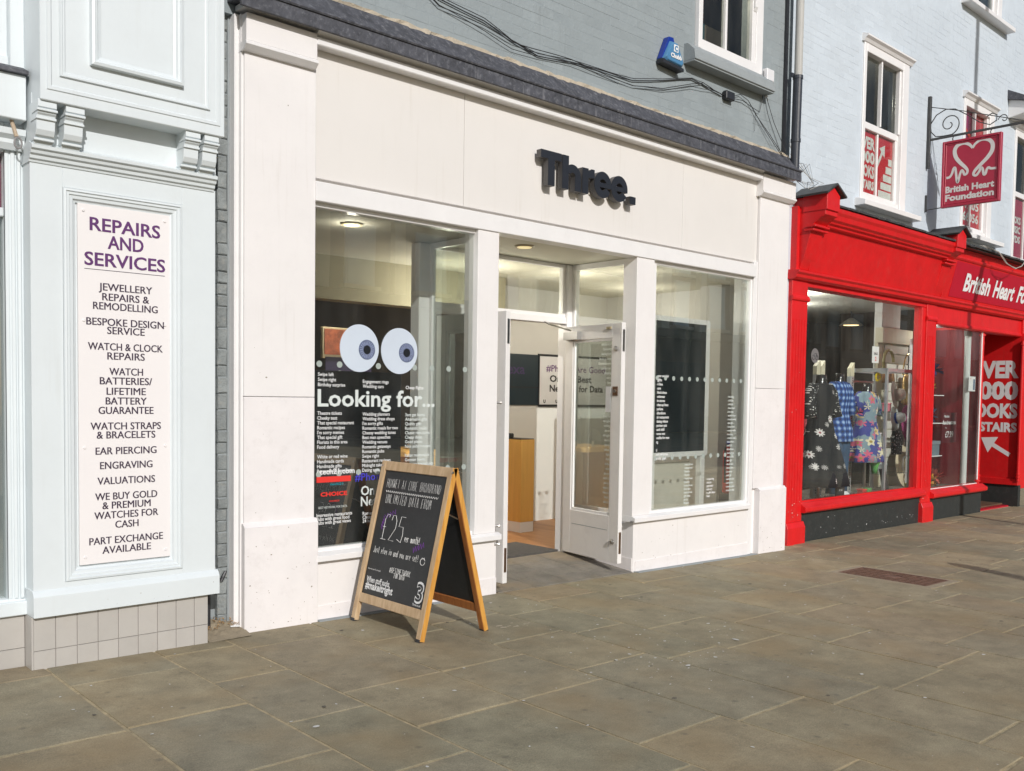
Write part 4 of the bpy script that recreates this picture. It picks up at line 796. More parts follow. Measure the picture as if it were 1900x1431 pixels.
# sandy debris heap at the foot of the gap
hp = MB()
nx, ny = 12, 8
hv = [(2.36+i*.27/nx, -.12+j*.25/ny, gz(2.5)+.002+.085*max(0, (j/ny))**1.2*(1-abs(i/nx-.5)*.6)*random.uniform(.8, 1.1)) for i in range(nx+1) for j in range(ny+1)]
hp.add(hv, [(i*(ny+1)+j, (i+1)*(ny+1)+j, (i+1)*(ny+1)+j+1, i*(ny+1)+j+1) for i in range(nx) for j in range(ny)])
tag(hp.build('mortar_heap', CONC, None, loc=(2.5, 0, 0)), 'sloping cement fillet at the foot of the brick gap', 'mortar'); 
lv = MB()
for i in range(110):
    x, y = random.uniform(2.40, 2.61), random.uniform(.0, .12); z = gz(2.5)+.006+.085*max(0, (y+.12)/.25)**1.2; s = random.uniform(.004, .009); a = random.uniform(0, 6)
    lv.add([(x+s*cos(a), y+s*sin(a), z+random.uniform(0, .008)), (x-s*.5*sin(a), y+s*.5*cos(a), z+.006), (x-s*cos(a), y-s*sin(a), z+random.uniform(0, .01)), (x+s*.5*sin(a), y-s*.5*cos(a), z)], [(0, 1, 2, 3)])
tag(lv.build('leaf_litter', mat('dry_leaf', (.36, .22, .10), .9, .5, 60), None, loc=(2.5, .05, .05)), 'dry leaf litter and crumbs in the gap between the shops', 'litter', kind='stuff')
ci = MB(); ci.tube([(2.545, .0, .062), (2.60, -.01, .058)], .005, 6); tag(ci.build('cigarette_end', VINW, None), 'white cigarette end lying on the leaf litter', 'cigarette end')

# ------------------------------------------------------------------ jewellery shop on the left
js = thing('jewellery_shop', 'ice white jewellery shop front with brackets and beige tiled base', 'shop', (1.6, 0, gz(1.6)))
Y0 = -.13
def ringframe(mb, x0, x1, z0, z1, prof, y):
    """picture-frame moulding: prof is a list of (inset, y offset)"""
    n = len(prof); c = [(x0, z0, 1, 1), (x1, z0, -1, 1), (x1, z1, -1, -1), (x0, z1, 1, -1)]; vs = []
    for (x, z, sx, sz) in c:
        for ins, dy in prof: vs.append((x+sx*ins, y+dy, z+sz*ins))
    fs = []
    for i in range(4):
        for k in range(n-1): a = i*n+k; b = ((i+1) % 4)*n+k; fs.append((a, b, b+1, a+1))
    mb.add(vs, fs); return mb
# pilaster field around the sunk panel
px0, px1, pz0, pz1 = 1.402, 2.388, .44, 2.665
fx0, fx1, fz0, fz1 = 1.558, 2.192, .482, 2.552
b = MB(); b.box(px0, fx0, Y0, .2, pz0, pz1); b.box(fx1, px1, Y0, .2, pz0, pz1); b.box(fx0, fx1, Y0, .2, pz0, fz0); b.box(fx0, fx1, Y0, .2, fz1, pz1); b.build('pilaster', JEW, js, .002)
BX('sunk_panel', JEW, js, fx0, fx1, Y0+.035, .2, fz0, fz1, 0)
m_ = MB(); ringframe(m_, fx0, fx1, fz0, fz1, [(0, 0), (.004, -.010), (.014, -.012), (.018, -.004), (.030, -.004), (.034, .004), (.050, .006), (.056, .018), (.066, .022), (.068, .035)], Y0); m_.build('panel_moulding', JEW, js)
MB().prism([(Y0-.026, .312), (Y0-.026, .420), (Y0-.012, .440), (Y0, .452), (.2, .452), (.2, .312)], 1.396, 2.404, 'x').build('base_board', JEW, js, .002)
BX('tile_backing', GROUT, js, 1.404, 2.348, Y0+.018, .2, -.02, .31, 0)
tw = (2.347-1.404)/8.75
for r_, (za, zb) in enumerate(((.012, .128), (.131, .308))):
    for i in range(9):
        xa = 1.405+i*tw; xb = min(xa+tw-.003, 2.347)
        if r_ == 0: BX('tile', TILE, js, xa, xb, Y0+.012, Y0+.02, gz(xa)-.02, zb, .001)
        else: BX('tile', TILE, js, xa, xb, Y0+.012, Y0+.02, za, zb, .001)
BX('tile_edge', TILE, js, 1.394, 1.404, Y0+.012, .1, -.02, .31, .001)
for i, (dx) in enumerate((1.418, 1.262, 1.106, .95)):
    for za, zb in ((gz(1.3)-.02, .13), (.133, .308)): BX('tile', TILE, js, dx-.15, dx-.003 if i else 1.392, .0, .01, za, zb, .001)
BX('tile_backing', GROUT, js, .5, 1.40, .008, .2, -.05, .31, 0)
# moulding above the panel
MB().prism([(.2, 2.655), (Y0-.006, 2.655), (Y0-.010, 2.668), (Y0-.022, 2.672), (Y0-.026, 2.690), (Y0-.040, 2.695), (Y0-.046, 2.712), (Y0-.060, 2.717), (Y0-.062, 2.733), (Y0-.01, 2.755), (.2, 2.755)], 1.396, 2.375, 'x').build('necking_moulding', JEW, js)
BX('frieze', JEW, js, 1.41, 2.385, Y0-.01, .2, 2.755, 3.0, 0)
# upper panelled bay
UY = -.285
b = MB(); b.box(1.412, 2.372, UY, .2, 2.937, 7.5); b.build('upper_bay', JEW, js, .004)
m_ = MB(); ringframe(m_, 1.44, 2.345, 2.99, 6, [(0, 0), (.004, -.006), (.02, -.006), (.026, 0)], UY); m_.build('bay_moulding', JEW, js)
m_ = MB(); ringframe(m_, 1.50, 2.285, 3.065, 6, [(0, -.002), (.004, -.012), (.012, -.012), (.016, -.004), (.024, -.004), (.03, -.001)], UY); m_.build('bay_moulding', JEW, js)
m_ = MB(); ringframe(m_, 1.645, 2.13, 3.155, 6, [(0, -.001), (.004, -.030), (.018, -.034), (.024, -.022), (.034, -.020), (.040, -.008), (.055, -.004)], UY); m_.build('raised_moulding', JEW, js)
# console brackets
def console(xa, xb):
    p = [(.0, 2.945), (-.27, 2.942), (-.272, 2.905), (-.262, 2.90), (-.262, 2.878), (-.250, 2.868), (-.250, 2.862), (-.242, 2.858), (-.238, 2.80), (-.225, 2.775), (-.205, 2.765), (-.205, 2.76), (-.198, 2.757), (-.190, 2.735), (.0, 2.735)]
    m_ = MB(); m_.prism(p, xa, xb, 'x')
    for (yy, z) in ((-.274, 2.892), (-.252, 2.855), (-.215, 2.757)): m_.box(xa-.004, xb+.004, yy, yy+.10, z-.006, z+.006)
    m_.build('console', JEW, js, .0015)
console(1.405, 1.492); console(1.535, 1.625); console(2.155, 2.238); console(2.262, 2.345)
DKPARTJ = mat('dark_jeweller_backing', (.02, .02, .022), .8)
# left bay: window with purple blind, transom, hook
b = MB(); b.box(1.318, 1.41, .0, .2, .31, 2.90); b.box(.4, 1.318, .0, .2, .31, .40); b.box(.4, 1.318, .0, .2, 2.71, 2.90); b.box(.4, 1.318, .015, .1, 2.385, 2.43); jw = b.build('window_frame', JEW, js, .004)
m_ = MB(); 
for xx, yy in ((1.318, -.004), (1.345, -.010), (1.372, -.016)): m_.box(xx, xx+.018, yy, .02, .40, 2.72)
m_.build('frame_moulding', JEW, js, .003)
b = MB().box(.4, 1.318, .05, .056, .40, 2.385); b.build('pane', GLASS, jw); b = MB().box(.4, 1.318, .05, .056, 2.43, 2.71); b.build('pane', GLASS2, jw)
BX('blind', mat('plum_blind', (.20, .012, .07), .6), js, .4, 1.33, .07, .09, 2.43, 2.70, 0); BX('dark_backing', DKPARTJ, js, .4, 1.33, .5, .52, .31, 2.43, 0)
BX('window_board', JEW, js, .4, 1.41, -.03, .02, .312, .385, .004)
BX('blind_box', JEW, js, .4, 1.395, -.11, .2, 2.86, 3.085, .004)
MB().prism([(.2, 2.72), (-.03, 2.72), (-.05, 2.75), (-.05, 2.77), (-.075, 2.79), (-.08, 2.82), (.2, 2.82)], .4, 1.40, 'x').build('head_moulding', JEW, js)
MB().prism([(-.135, 3.085), (-.135, 3.105), (-.05, 3.14), (.2, 3.15), (.2, 3.085)], .4, 1.40, 'x').build('lead_capping', LEAD, js, .002)
b = MB(); b.box(1.345, 1.412, -.02, .2, 3.14, 7.5); b.box(.4, 1.345, .01, .2, 3.14, 3.20); b.box(1.30, 1.345, .03, .2, 3.14, 7.5); b.box(.4, 1.30, .05, .2, 3.2, 7.5); b.build('upper_panelling', JEW, js, .004)
hk = thing('awning_hook', 'rusty iron hook and ring hanging under the white blind box', 'hook', (1.33, -.08, 2.85)); MB().tube([(1.335, -.07, 2.86), (1.345, -.085, 2.81), (1.352, -.095, 2.775)], .010, 8).build('shank', mat('pale_rust', (.45, .35, .25), .7, .3, 40), hk)
MB().tube([(1.357+.017*cos(a*pi/6), -.10, 2.745+.028*sin(a*pi/6)) for a in range(13)], .005, 6).build('ring', mat('grey_iron', (.25, .24, .24), .5), hk)

# repairs and services sign
rs = thing('services_sign', 'cream sign board headed REPAIRS AND SERVICES screwed to the ice white pilaster', 'sign', (1.88, -.1, .56))
SY = Y0+.018; sx0, sx1, sz0, sz1 = 1.636, 2.127, .558, 2.486
BX('board', SIGNW, rs, sx0, sx1, SY, SY+.016, sz0, sz1, .001)
cx = (sx0+sx1)/2
# (text, baseline z, cap height, width, heading)
def sgx(s, px_y, w, h, head=False):
    text('sign_line', s, (cx+.003, SY-.0006, px_y), SPURP if head else SDARK, rs, h=h, w=w, bold=.012 if head else 0, align='c', res=3, strike=(-.0011, .0, .0011))
# vertical positions measured down the board: pixel row at board centre to height
def zr(py): return 2.4815-(py-389)/(1043-389)*(2.4815-.5585)
for s, py, w, hh in (('REPAIRS', 433, .375, 1), ('AND', 463, .19, 1), ('SERVICES', 496, .43, 1)): sgx(s, zr(py), w, .068, True)
for s, py, w in (('JEWELLERY', 540, .285), ('REPAIRS &', 558, .25), ('REMODELLING', 575, .345), ('BESPOKE DESIGN', 604, .415), ('SERVICE', 619, .20), ('WATCH & CLOCK', 649, .40), ('REPAIRS', 666, .20), ('WATCH', 694.5, .18), ('BATTERIES/', 712, .28), ('LIFETIME', 731, .21), ('BATTERY', 749, .22), ('GUARANTEE', 766.5, .295), ('WATCH STRAPS', 795.5, .378), ('& BRACELETS', 812, .315), ('EAR PIERCING', 841.5, .328), ('ENGRAVING', 868.5, .282), ('VALUATIONS', 897, .31), ('WE BUY GOLD', 926, .335), ('& PREMIUM', 943, .26), ('WATCHES FOR', 961, .345), ('CASH', 979.5, .125), ('PART EXCHANGE', 1008, .398), ('AVAILABLE', 1026, .262)): sgx(s, zr(py), w, .0385)
BX('rule', SDARK, rs, cx-.213, cx+.217, SY-.0012, SY, zr(503)-.002, zr(503)+.001, 0)
for x in (sx0+.028, sx1-.028):
    for z in (sz0+.04, 1.19, 1.87, sz1-.035): MB().tube([(x, SY, z), (x, SY-.006, z)], [.009, .006], 10).build('screw_cap', SIGNW, rs)

# ------------------------------------------------------------------ red charity shop
cs = thing('charity_shop', 'bright red charity shop front under a pale blue painted brick wall', 'shop', (12, 1.0, gz(12)))
WY = .215
W1 = (10.62, 11.80, 3.93, 5.80); W2 = (13.52, 14.60, 3.93, 5.80); W3 = (13.42, 14.72, 7.12, 9.0); W4 = (15.45, 16.9, 3.70, 5.75)
for (x0, x1, z0, z1) in ((8.815, W1[0], 2.9, 11), (W1[0], W1[1], 2.9, W1[2]), (W1[0], W1[1], W1[3], 11), (W1[1], W2[0], 2.9, 11), (W2[0], W2[1], 2.9, W2[2]), (W2[0], W2[1], W2[3], W3[2]), (W2[0]-.0, W2[1], W3[3], 11), (W2[1], W4[0], 2.9, 11), (W4[0], W4[1], 2.9, W4[2]), (W4[0], W4[1], W4[3], 11), (W4[1], 24, 2.9, 11)):
    MB().box(x0, x1, WY, WY+.25, z0, z1).build('wall', BLUEJ, cs)
MB().box(8.815, 9.14, WY+.003, WY+.2, -.12, 2.9).build('wall', BLUE, cs)
def sk(a, b, z):
    for (x0, x1, z0, z1) in (W1, W2, W3, W4):
        if b > x0-.02 and a < x1+.02 and z+.075 > z0-.08 and z < z1+.04: return True
    return False
bricks(cs, 8.83, 17.2, 3.60, 7.8, WY, BLUE, keep=lambda x, z: z < 5.75+.26*(x-9.2)+.1 and z > 3.6, near=lambda x, z: x+abs(z-4.3)*.3, proud=.0009, limit=298, skip=sk)
def sash(x0, x1, z0, z1, zm, name='sash_window'):
    y = WY
    f = MB(); f.box(x0, x0+.07, y-.02, y+.12, z0, z1); f.box(x1-.16, x1, y-.02, y+.12, z0, z1); f.box(x0+.07, x1-.16, y-.02, y+.12, z1-.11, z1); f.box(x0+.07, x1-.16, y+.0, y+.12, z0, z0+.08)
    w = f.build(name, WFRM, cs, .005)
    m_ = MB(); m_.prism([(y-.08, z1+.04), (y-.08, z1+.06), (y-.02, z1+.08), (y+.05, z1+.08), (y+.05, z1-.01), (y-.03, z1-.01), (y-.05, z1+.02)], x0-.04, x1+.05, 'x'); m_.build('window_head', WFRM, w)
    m_ = MB(); m_.prism([(y-.14, z0-.09), (y-.14, z0-.03), (y-.05, z0), (y+.10, z0+.02), (y+.10, z0-.09)], x0-.10, x1+.22, 'x'); m_.build('sill', WFRM, w, .004)
    a, b = x0+.07, x1-.16; xm = a+(b-a)*.47
    m_ = MB(); m_.box(a, a+.035, y+.03, y+.08, z0+.08, zm); m_.box(b-.06, b, y+.03, y+.08, z0+.08, zm); m_.box(a, b, y+.025, y+.085, zm-.05, zm+.03); m_.box(xm-.015, xm+.015, y+.04, y+.08, z0+.08, zm-.05); m_.box(a, a+.03, y+.005, y+.06, zm+.03, z1-.11); m_.box(b-.045, b, y+.005, y+.06, zm+.03, z1-.11); m_.box(xm-.013, xm+.013, y+.01, y+.06, zm+.03, z1-.11)
    m_.box(a+.035, b-.06, y+.03, y+.08, z0+.08, z0+.12); m_.build('sash_bars', WFRM, w, .004)
    for c0, c1, d0, d1 in ((a+.035, xm-.015, z0+.12, zm-.05), (xm+.015, b-.06, z0+.12, zm-.05), (a+.03, xm-.013, zm+.03, z1-.11), (xm+.013, b-.045, zm+.03, z1-.11)): MB().box(c0, c1, y+.055, y+.059, d0, d1).build('pane', GLASS2, w)
    return a, b, xm
a1, b1, xm1 = sash(*W1, 4.86); a2, b2, xm2 = sash(*W2, 4.86); sash(*W3, 8.1); a4, b4, xm4 = sash(*W4, 4.80)
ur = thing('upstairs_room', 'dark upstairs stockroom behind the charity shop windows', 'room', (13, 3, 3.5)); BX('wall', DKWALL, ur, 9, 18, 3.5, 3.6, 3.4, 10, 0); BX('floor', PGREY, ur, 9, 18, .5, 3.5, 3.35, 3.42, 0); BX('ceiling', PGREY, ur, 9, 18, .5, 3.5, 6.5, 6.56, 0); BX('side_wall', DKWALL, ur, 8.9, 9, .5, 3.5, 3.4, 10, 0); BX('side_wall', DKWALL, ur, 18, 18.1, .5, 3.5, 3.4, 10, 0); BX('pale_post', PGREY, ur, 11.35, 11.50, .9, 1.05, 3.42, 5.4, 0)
# posters in upstairs windows
PY = WY+.070
p1 = thing('window_poster', 'red OVER 2000 BOOKS UPSTAIRS poster in the lower left sash above the shop', 'poster', (10.95, PY, 4.4)); BX('sheet', REDP, p1, a1-.03, xm1, PY, PY+.004, 4.04, 4.80, 0)
for s, z, h in (('OVER', 4.605, .13), ('2000', 4.435, .13), ('BOOKS', 4.265, .13), ('UPSTAIRS', 4.12, .095)): text('word', s, (xm1-.02, PY-.001, z), VINW, p1, h=h, w=.46 if s != 'UPSTAIRS' else .46, bold=.045, align='r')
p2 = thing('window_poster', 'red arrow and book stack poster in the lower right sash above the shop', 'poster', (11.4, PY, 4.4)); BX('sheet', REDP, p2, xm1, b1-.02, PY, PY+.004, 4.04, 4.80, 0)
def arrow(par, O, U, V, L_, w, hw, hl, m):
    O, U, V = Vector(O), Vector(U).normalized(), Vector(V).normalized(); N_ = U.cross(V)
    pts = [(0, -w/2), (L_-hl, -w/2), (L_-hl, -hw/2), (L_, 0), (L_-hl, hw/2), (L_-hl, w/2), (0, w/2)]
    m_ = MB(); m_.loft([[O+U*a+V*b+N_*t for a, b in pts] for t in (.0002, .0022)]); m_.build('arrow', m, par)
arrow(p2, (xm1+.04, PY-.001, 4.42), (.55, 0, .83), (-.83, 0, .55), .36, .045, .17, .13, VINW)
for i in range(5): BX('book', VINW, p2, b1-.10-.062*(5-i), b1-.07, PY-.003, PY-.001, 4.065+i*.105, 4.065+i*.105+.085, 0)
p3 = thing('window_poster', 'magenta and red posters filling the middle sash window behind the hanging sign', 'poster', (13.9, PY, 4.8)); BX('sheet', mat('magenta_poster', (.42, .012, .13), .5), p3, a2-.02, xm2, PY, PY+.004, 4.9, 5.69, 0); BX('sheet', REDP, p3, xm2+.002, b2-.02, PY, PY+.004, 4.9, 5.69, 0); BX('sheet', REDP, p3, a2-.02, b2-.02, PY, PY+.004, 4.05, 4.80, 0)
for s, z in (('COLLECTION', 4.50), ('01205', 4.32), ('366056', 4.14)): text('word', s, ((a2+b2)/2, PY-.001, z), VINW, p3, h=.12, w=.66, bold=.03, align='c')
MB().tube([(xm2-.3+.3*sin(i*.5), PY-.006, 5.05+.06*i) for i in range(8)], .03, 6).build('drape', mat('orange_red_cloth', (.55, .10, .08), .6), p3)
p4 = thing('window_poster', 'crimson poster in the rightmost upstairs window at the picture edge', 'poster', (15.9, PY, 4.3)); BX('sheet', mat('crimson_poster', (.42, .01, .06), .5), p4, a4-.02, b4, PY, PY+.004, 3.82, 4.74, 0)
for i, s in enumerate(['BOOKS', 'MUSIC', 'DVDS', 'B']): text('word', s, (a4+.05, PY-.001, 4.36-i*.15), VINW, p4, h=.10, w=.45 if s != 'B' else .09, bold=.04)

# shop front: pilasters, sills, plinths
FY = .20
def pil(x0, x1, zb):
    BX('pilaster', RED, cs, x0, x1, FY-.03, FY+.15, .14, 2.84, .004)
    m_ = MB(); m_.prism([(FY-.07, zb), (FY-.07, .08), (FY-.045, .14), (FY+.1, .14), (FY+.1, zb)], x0-.02, x1+.02, 'x'); m_.build('pilaster_base', RED, cs, .003)
    m_ = MB(); m_.prism([(FY-.03, 2.60), (FY-.05, 2.61), (FY-.055, 2.63), (FY-.04, 2.66), (FY-.03, 2.665)], x0-.015, x1+.015, 'x'); m_.build('necking', RED, cs)
    for i in range(5):
        xx = x0+.05+i*(x1-x0-.1)/4; MB().box(xx-.008, xx+.008, FY-.034, FY-.03, .35, 2.4).build('flute', RED, cs)
pil(9.125, 9.45, -.14); pil(12.50, 12.79, -.16)
MB().prism([(FY-.06, 2.83), (FY-.09, 2.85), (FY-.095, 2.88), (FY-.12, 2.90), (FY-.12, 2.925), (FY, 2.935), (FY+.2, 2.935), (FY+.2, 2.83)], 9.10, 17.0, 'x').build('lower_cornice', RED, cs, .002)
BX('window_head_rail', RED, cs, 9.45, 12.50, FY-.02, FY+.15, 2.775, 2.83, .004); BX('window_head_rail', RED, cs, 12.79, 17, FY-.02, FY+.15, 2.60, 2.83, .004)
MB().prism([(FY-.03, 2.565), (FY-.045, 2.58), (FY-.045, 2.60), (FY-.03, 2.62), (FY+.1, 2.62), (FY+.1, 2.565)], 12.79, 17, 'x').build('window_head_moulding', RED, cs)
def redsill(x0, x1, z): MB().prism([(FY-.075, z-.11), (FY-.095, z-.09), (FY-.095, z-.05), (FY-.06, z-.03), (FY-.02, z), (FY+.15, z), (FY+.15, z-.11)], x0, x1, 'x').build('window_sill', RED, cs, .003)
redsill(9.43, 12.52, .345); redsill(12.77, 14.62, .30)
BX('side_rail', RED, cs, 12.40, 12.50, FY-.01, FY+.1, .34, 2.78, .003); BX('side_rail', RED, cs, 12.79, 12.84, FY-.01, FY+.1, .30, 2.6, .003)
MB().hexa([(9.44, FY-.01, -.16), (12.5, FY-.01, -.16), (12.5, FY+.15, -.16), (9.44, FY+.15, -.16), (9.44, FY-.01, .235), (12.5, FY-.01, .235), (12.5, FY+.15, .235), (9.44, FY+.15, .235)]).build('plinth', CHAR, cs, .002)
BX('plinth', CHAR, cs, 12.79, 14.60, FY-.01, FY+.15, -.17, .19, .002); BX('plinth', CHAR, cs, 14.50, 14.60, FY+.15, 2.4, -.17, .19, 0)
f = MB().box(9.46, 12.40, FY+.04, FY+.046, .34, 2.78); w = BX('window', RED, cs, 9.45, 12.42, FY+.02, FY+.035, .34, .36, 0); f.build('pane', GLASS3, w)
w = BX('window', WFRM, cs, 12.84, 14.50, FY+.02, FY+.035, .295, .31, 0); MB().box(12.84, 14.52, FY+.03, FY+.036, .30, 2.60).build('pane', GLASS3, w); MB().box(14.545, 14.575, FY+.06, 2.4, .20, 2.62).build('side_board', mat('dark_red_board', (.20, .006, .014), .6, .08, 3), cs)
MB().tube([(14.54, FY+.03, .28), (14.54, FY+.03, 2.60)], .028, 12).build('corner_post', RED, cs)
for z, r in ((.34, .045), (.38, .035), (2.52, .045), (2.40, .035), (.42, .04)): MB().tube([(14.54, FY+.03, z-.012), (14.54, FY+.03, z+.012)], r, 12).build('post_ring', RED, cs)
MB().tube([(14.50, FY+.02, .36), (14.50, FY+.02, 2.56)], .010, 6).build('post_bead', WFRM, cs)
# sloping fascia boards
def slope(name, m, x0, x1, za, zb, ya, yb, t=.03):
    MB().prism([(ya, za), (yb, zb), (yb+t, zb), (ya+t, za)], x0, x1, 'x').build(name, m, cs, .002)
slope('fascia_board', RED, 9.36, 12.56, 2.935, 3.40, .115, .0)
slope('fascia_board', RED, 12.78, 17, 2.935, 3.45, .115, -.01)
MB().box(9.14, 17, .14, .215, 2.93, 3.62).build('fascia_core', RED, cs)
# console wings with gabled caps
def wing(x0, x1):
    P = [(FY+.02, 2.93), (FY+.0, 2.93), (.13, 2.94), (.08, 3.06), (.04, 3.20), (.0, 3.34), (-.03, 3.42), (-.10, 3.47), (-.165, 3.50), (-.165, 3.71), (FY+.02, 3.71)]
    m_ = MB(); m_.prism(P, x0+.04, x1-.06, 'x'); m_.build('console', RED, cs, .003)
    xm = (x0+x1)/2-.01; m_ = MB(); g_ = [(x0+.03, 3.55), (x1-.05, 3.55), (x1-.05, 3.72), (xm, 3.80), (x0+.03, 3.72)]; m_.prism(g_, -.185, .10, 'y'); m_.build('cap_front', RED, cs, .003)
    for zz, yy in ((3.34, -.045), (3.38, -.065)): MB().box(x0+.015, x1-.03, yy, yy+.12, zz, zz+.022).build('console_bead', RED, cs, .004)
    m_ = MB()
    for sg_ in (-1, 1):
        e = xm+sg_*(.20); m_.hexa([(xm, -.23, 3.815), (e, -.23, 3.70), (e, FY+.01, 3.70), (xm, FY+.01, 3.815), (xm, -.23, 3.84), (e+sg_*.012, -.23, 3.722), (e+sg_*.012, FY+.01, 3.722), (xm, FY+.01, 3.84)])
    m_.build('gable_cap', SLATE, cs, .003)
wing(9.15, 9.50); wing(12.50, 12.85)
# upper cornice (bold moulding) and slate strip
cp = [(.15, 3.40), (-.01, 3.40), (-.05, 3.41), (-.055, 3.435), (-.085, 3.445), (-.09, 3.46), (-.12, 3.48), (-.13, 3.53), (-.15, 3.56), (-.155, 3.60), (-.13, 3.615), (.15, 3.62)]
MB().prism(cp, 9.44, 12.56, 'x').build('upper_cornice', RED, cs)
MB().prism([(.15, 3.45), (-.02, 3.45), (-.035, 3.47), (-.035, 3.49), (-.01, 3.50), (-.03, 3.60), (.15, 3.66)], 12.80, 17, 'x').build('upper_cornice', RED, cs)
def slates(x0, x1):
    x = x0
    while x < x1:
        w_ = min(random.uniform(.14, .24), x1-x+.001); dz = random.uniform(-.006, .006)
        MB().hexa([(x, -.165, 3.615+dz), (x+w_-.004, -.165, 3.615+dz*.4), (x+w_-.004, FY+.01, 3.70), (x, FY+.01, 3.70), (x, -.165, 3.640+dz), (x+w_-.004, -.165, 3.640+dz), (x+w_-.004, FY+.01, 3.745), (x, FY+.01, 3.745)]).build('slate', SLATE, cs, .003)
        x += w_
slates(9.47, 12.53); slates(12.83, 16.9)
MB().prism([(-.13, 3.60), (-.13, 3.63), (.2, 3.71), (.2, 3.62)], 9.46, 16.9, 'x').build('roof_core', SLATE, cs)
# main name board
nb = thing('shop_sign', 'deep red name board reading British Heart Foundation over the right part of the red shop', 'sign', (14.5, .03, 3.0))
U_, V_ = Vector((1, 0, 0)), Vector((0, -.125, .515)).normalized()
MB().prism([(.100, 2.965), (-.006, 3.43), (.022, 3.43), (.128, 2.965)], 12.98, 17, 'x').build('board', REDD, nb)
Nn = U_.cross(V_)
[text('name_line', s_, Vector((x_, .100, 2.965))+V_*.115+Nn*.002, VINW, nb, h=.225, w=w_, bold=.035, U=U_, V=V_, res=4) for s_, x_, w_ in (('British', 13.37, .90), ('Heart', 14.42, .78), ('Foundation', 15.36, 1.56))]
wr = thing('loose_wire', 'loose pale wires drooping over the slate edge of the red shop', 'wire', (14.0, -.18, 3.6)); MB().tube([(13.7, -.05, 3.72), (13.9, -.19, 3.64), (14.1, -.22, 3.50), (14.4, -.24, 3.45), (14.7, -.22, 3.52), (14.9, -.20, 3.62)], .007, 5).build('wire', CABW, wr)
MB().tube([(13.65, -.03, 3.72), (13.95, -.20, 3.62), (14.2, -.22, 3.48), (14.5, -.22, 3.47)], .004, 5).build('wire', CABW, wr)
wr = thing('loose_wire', 'tangle of thin loose wires above the first gabled cap', 'wire', (9.1, .1, 3.8))
for k in range(6):
    MB().tube([(8.92+.02*k, .15, 4.35-.1*k), (9.0+.03*k, .12-.02*k, 4.05), (9.12+.02*k, .0, 3.90-.015*k), (9.25-.06*k, -.1+.03*k, 3.84), (9.05-.02*k, -.05, 3.75)], .0028, 4).build('wire', CABL if k % 2 else CABW, wr)

# return wall of the entrance with painted words
MB().box(15.90, 16.0, .12, 2.6, .26, 2.62).build('return_wall', RED, cs); MB().box(15.87, 15.90, .12, 2.6, .20, .30).build('return_rail', RED, cs, .004); MB().box(15.90, 16.0, .12, 2.6, -.17, .20).build('return_plinth', CHAR, cs)
MB().box(14.55, 16.0, 2.4, 2.5, -.1, 2.62).build('entrance_back_wall', REDD, cs); BX('entrance_ceiling', RED, cs, 14.55, 16.0, FY+.15, 2.5, 2.62, 2.66, 0); BX('pilaster', RED, cs, 15.915, 16.3, FY-.06, FY-.002, .14, 2.84, .004)
MB().tube([(15.87, .12, .27), (15.87, .12, 2.5)], .028, 10).build('corner_post', RED, cs)
for z in (.34, .38, 2.45): MB().tube([(15.87, .12, z-.015), (15.87, .12, z+.015)], .042, 10).build('post_ring', RED, cs)
DKPART = mat('dark_partition', (.035, .026, .02), .8, .2, 3); BX('inner_partition', DKPART, cs, 14.575 if False else 14.535, 14.545, 1.15, 2.52, -.1, 2.96, 0); BX('inner_partition', DKPART, cs, 14.535, 15.9, 2.505, 2.52, -.1, 2.96, 0); BX('entrance_mat', REDD, cs, 14.62, 15.88, .25, 2.4, gz(15)-.02, gz(15)+.012, 0)
rw = thing('painted_words', 'OVER 2000 BOOKS UPSTAIRS with arrow painted on the red entrance side wall', 'wall lettering', (15.9, .5, 1.5))
for s, z, h, w in (('OVER', 1.93, .245, .80), ('2000', 1.585, .255, .80), ('BOOKS', 1.285, .205, .80), ('UPSTAIRS', 1.055, .135, .80)):
    text('word', s, (15.898, .175, z), VINW, rw, h=h, w=w, bold=.05, U=(0, -1, 0), V=(0, 0, 1), align='r', res=3)
arrow(rw, (15.898, .27, .68), (0, .86, .51), (0, -.51, .86), .52, .065, .30, .22, VINW)

# interior of charity shop
ci_ = thing('shop_interior', 'charity shop interior with pale ceiling and dark rear seen past the window display', 'room', (12.5, 4, -.1))
BX('floor', mat('brown_floor', (.12, .075, .045), .6, .2, 3), ci_, 9.15, 15.9, FY+.15, 8.5, -.12, -.10, 0); BX('window_platform', mat('platform_grey', (.16, .14, .12), .8), ci_, 9.46, 14.53, FY+.16, 1.5, -.10, .25, 0)
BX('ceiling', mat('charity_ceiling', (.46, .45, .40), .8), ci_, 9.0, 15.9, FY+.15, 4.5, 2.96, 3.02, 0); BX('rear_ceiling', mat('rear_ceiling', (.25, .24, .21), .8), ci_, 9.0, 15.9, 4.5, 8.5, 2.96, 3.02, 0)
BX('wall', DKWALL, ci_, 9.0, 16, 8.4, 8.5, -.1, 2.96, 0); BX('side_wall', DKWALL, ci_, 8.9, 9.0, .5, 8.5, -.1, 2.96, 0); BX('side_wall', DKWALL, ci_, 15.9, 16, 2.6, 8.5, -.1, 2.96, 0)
BX('downstand', mat('beam_brown', (.14, .10, .075), .8), ci_, 9.0, 15.9, 4.4, 4.5, 2.45, 2.96, 0)
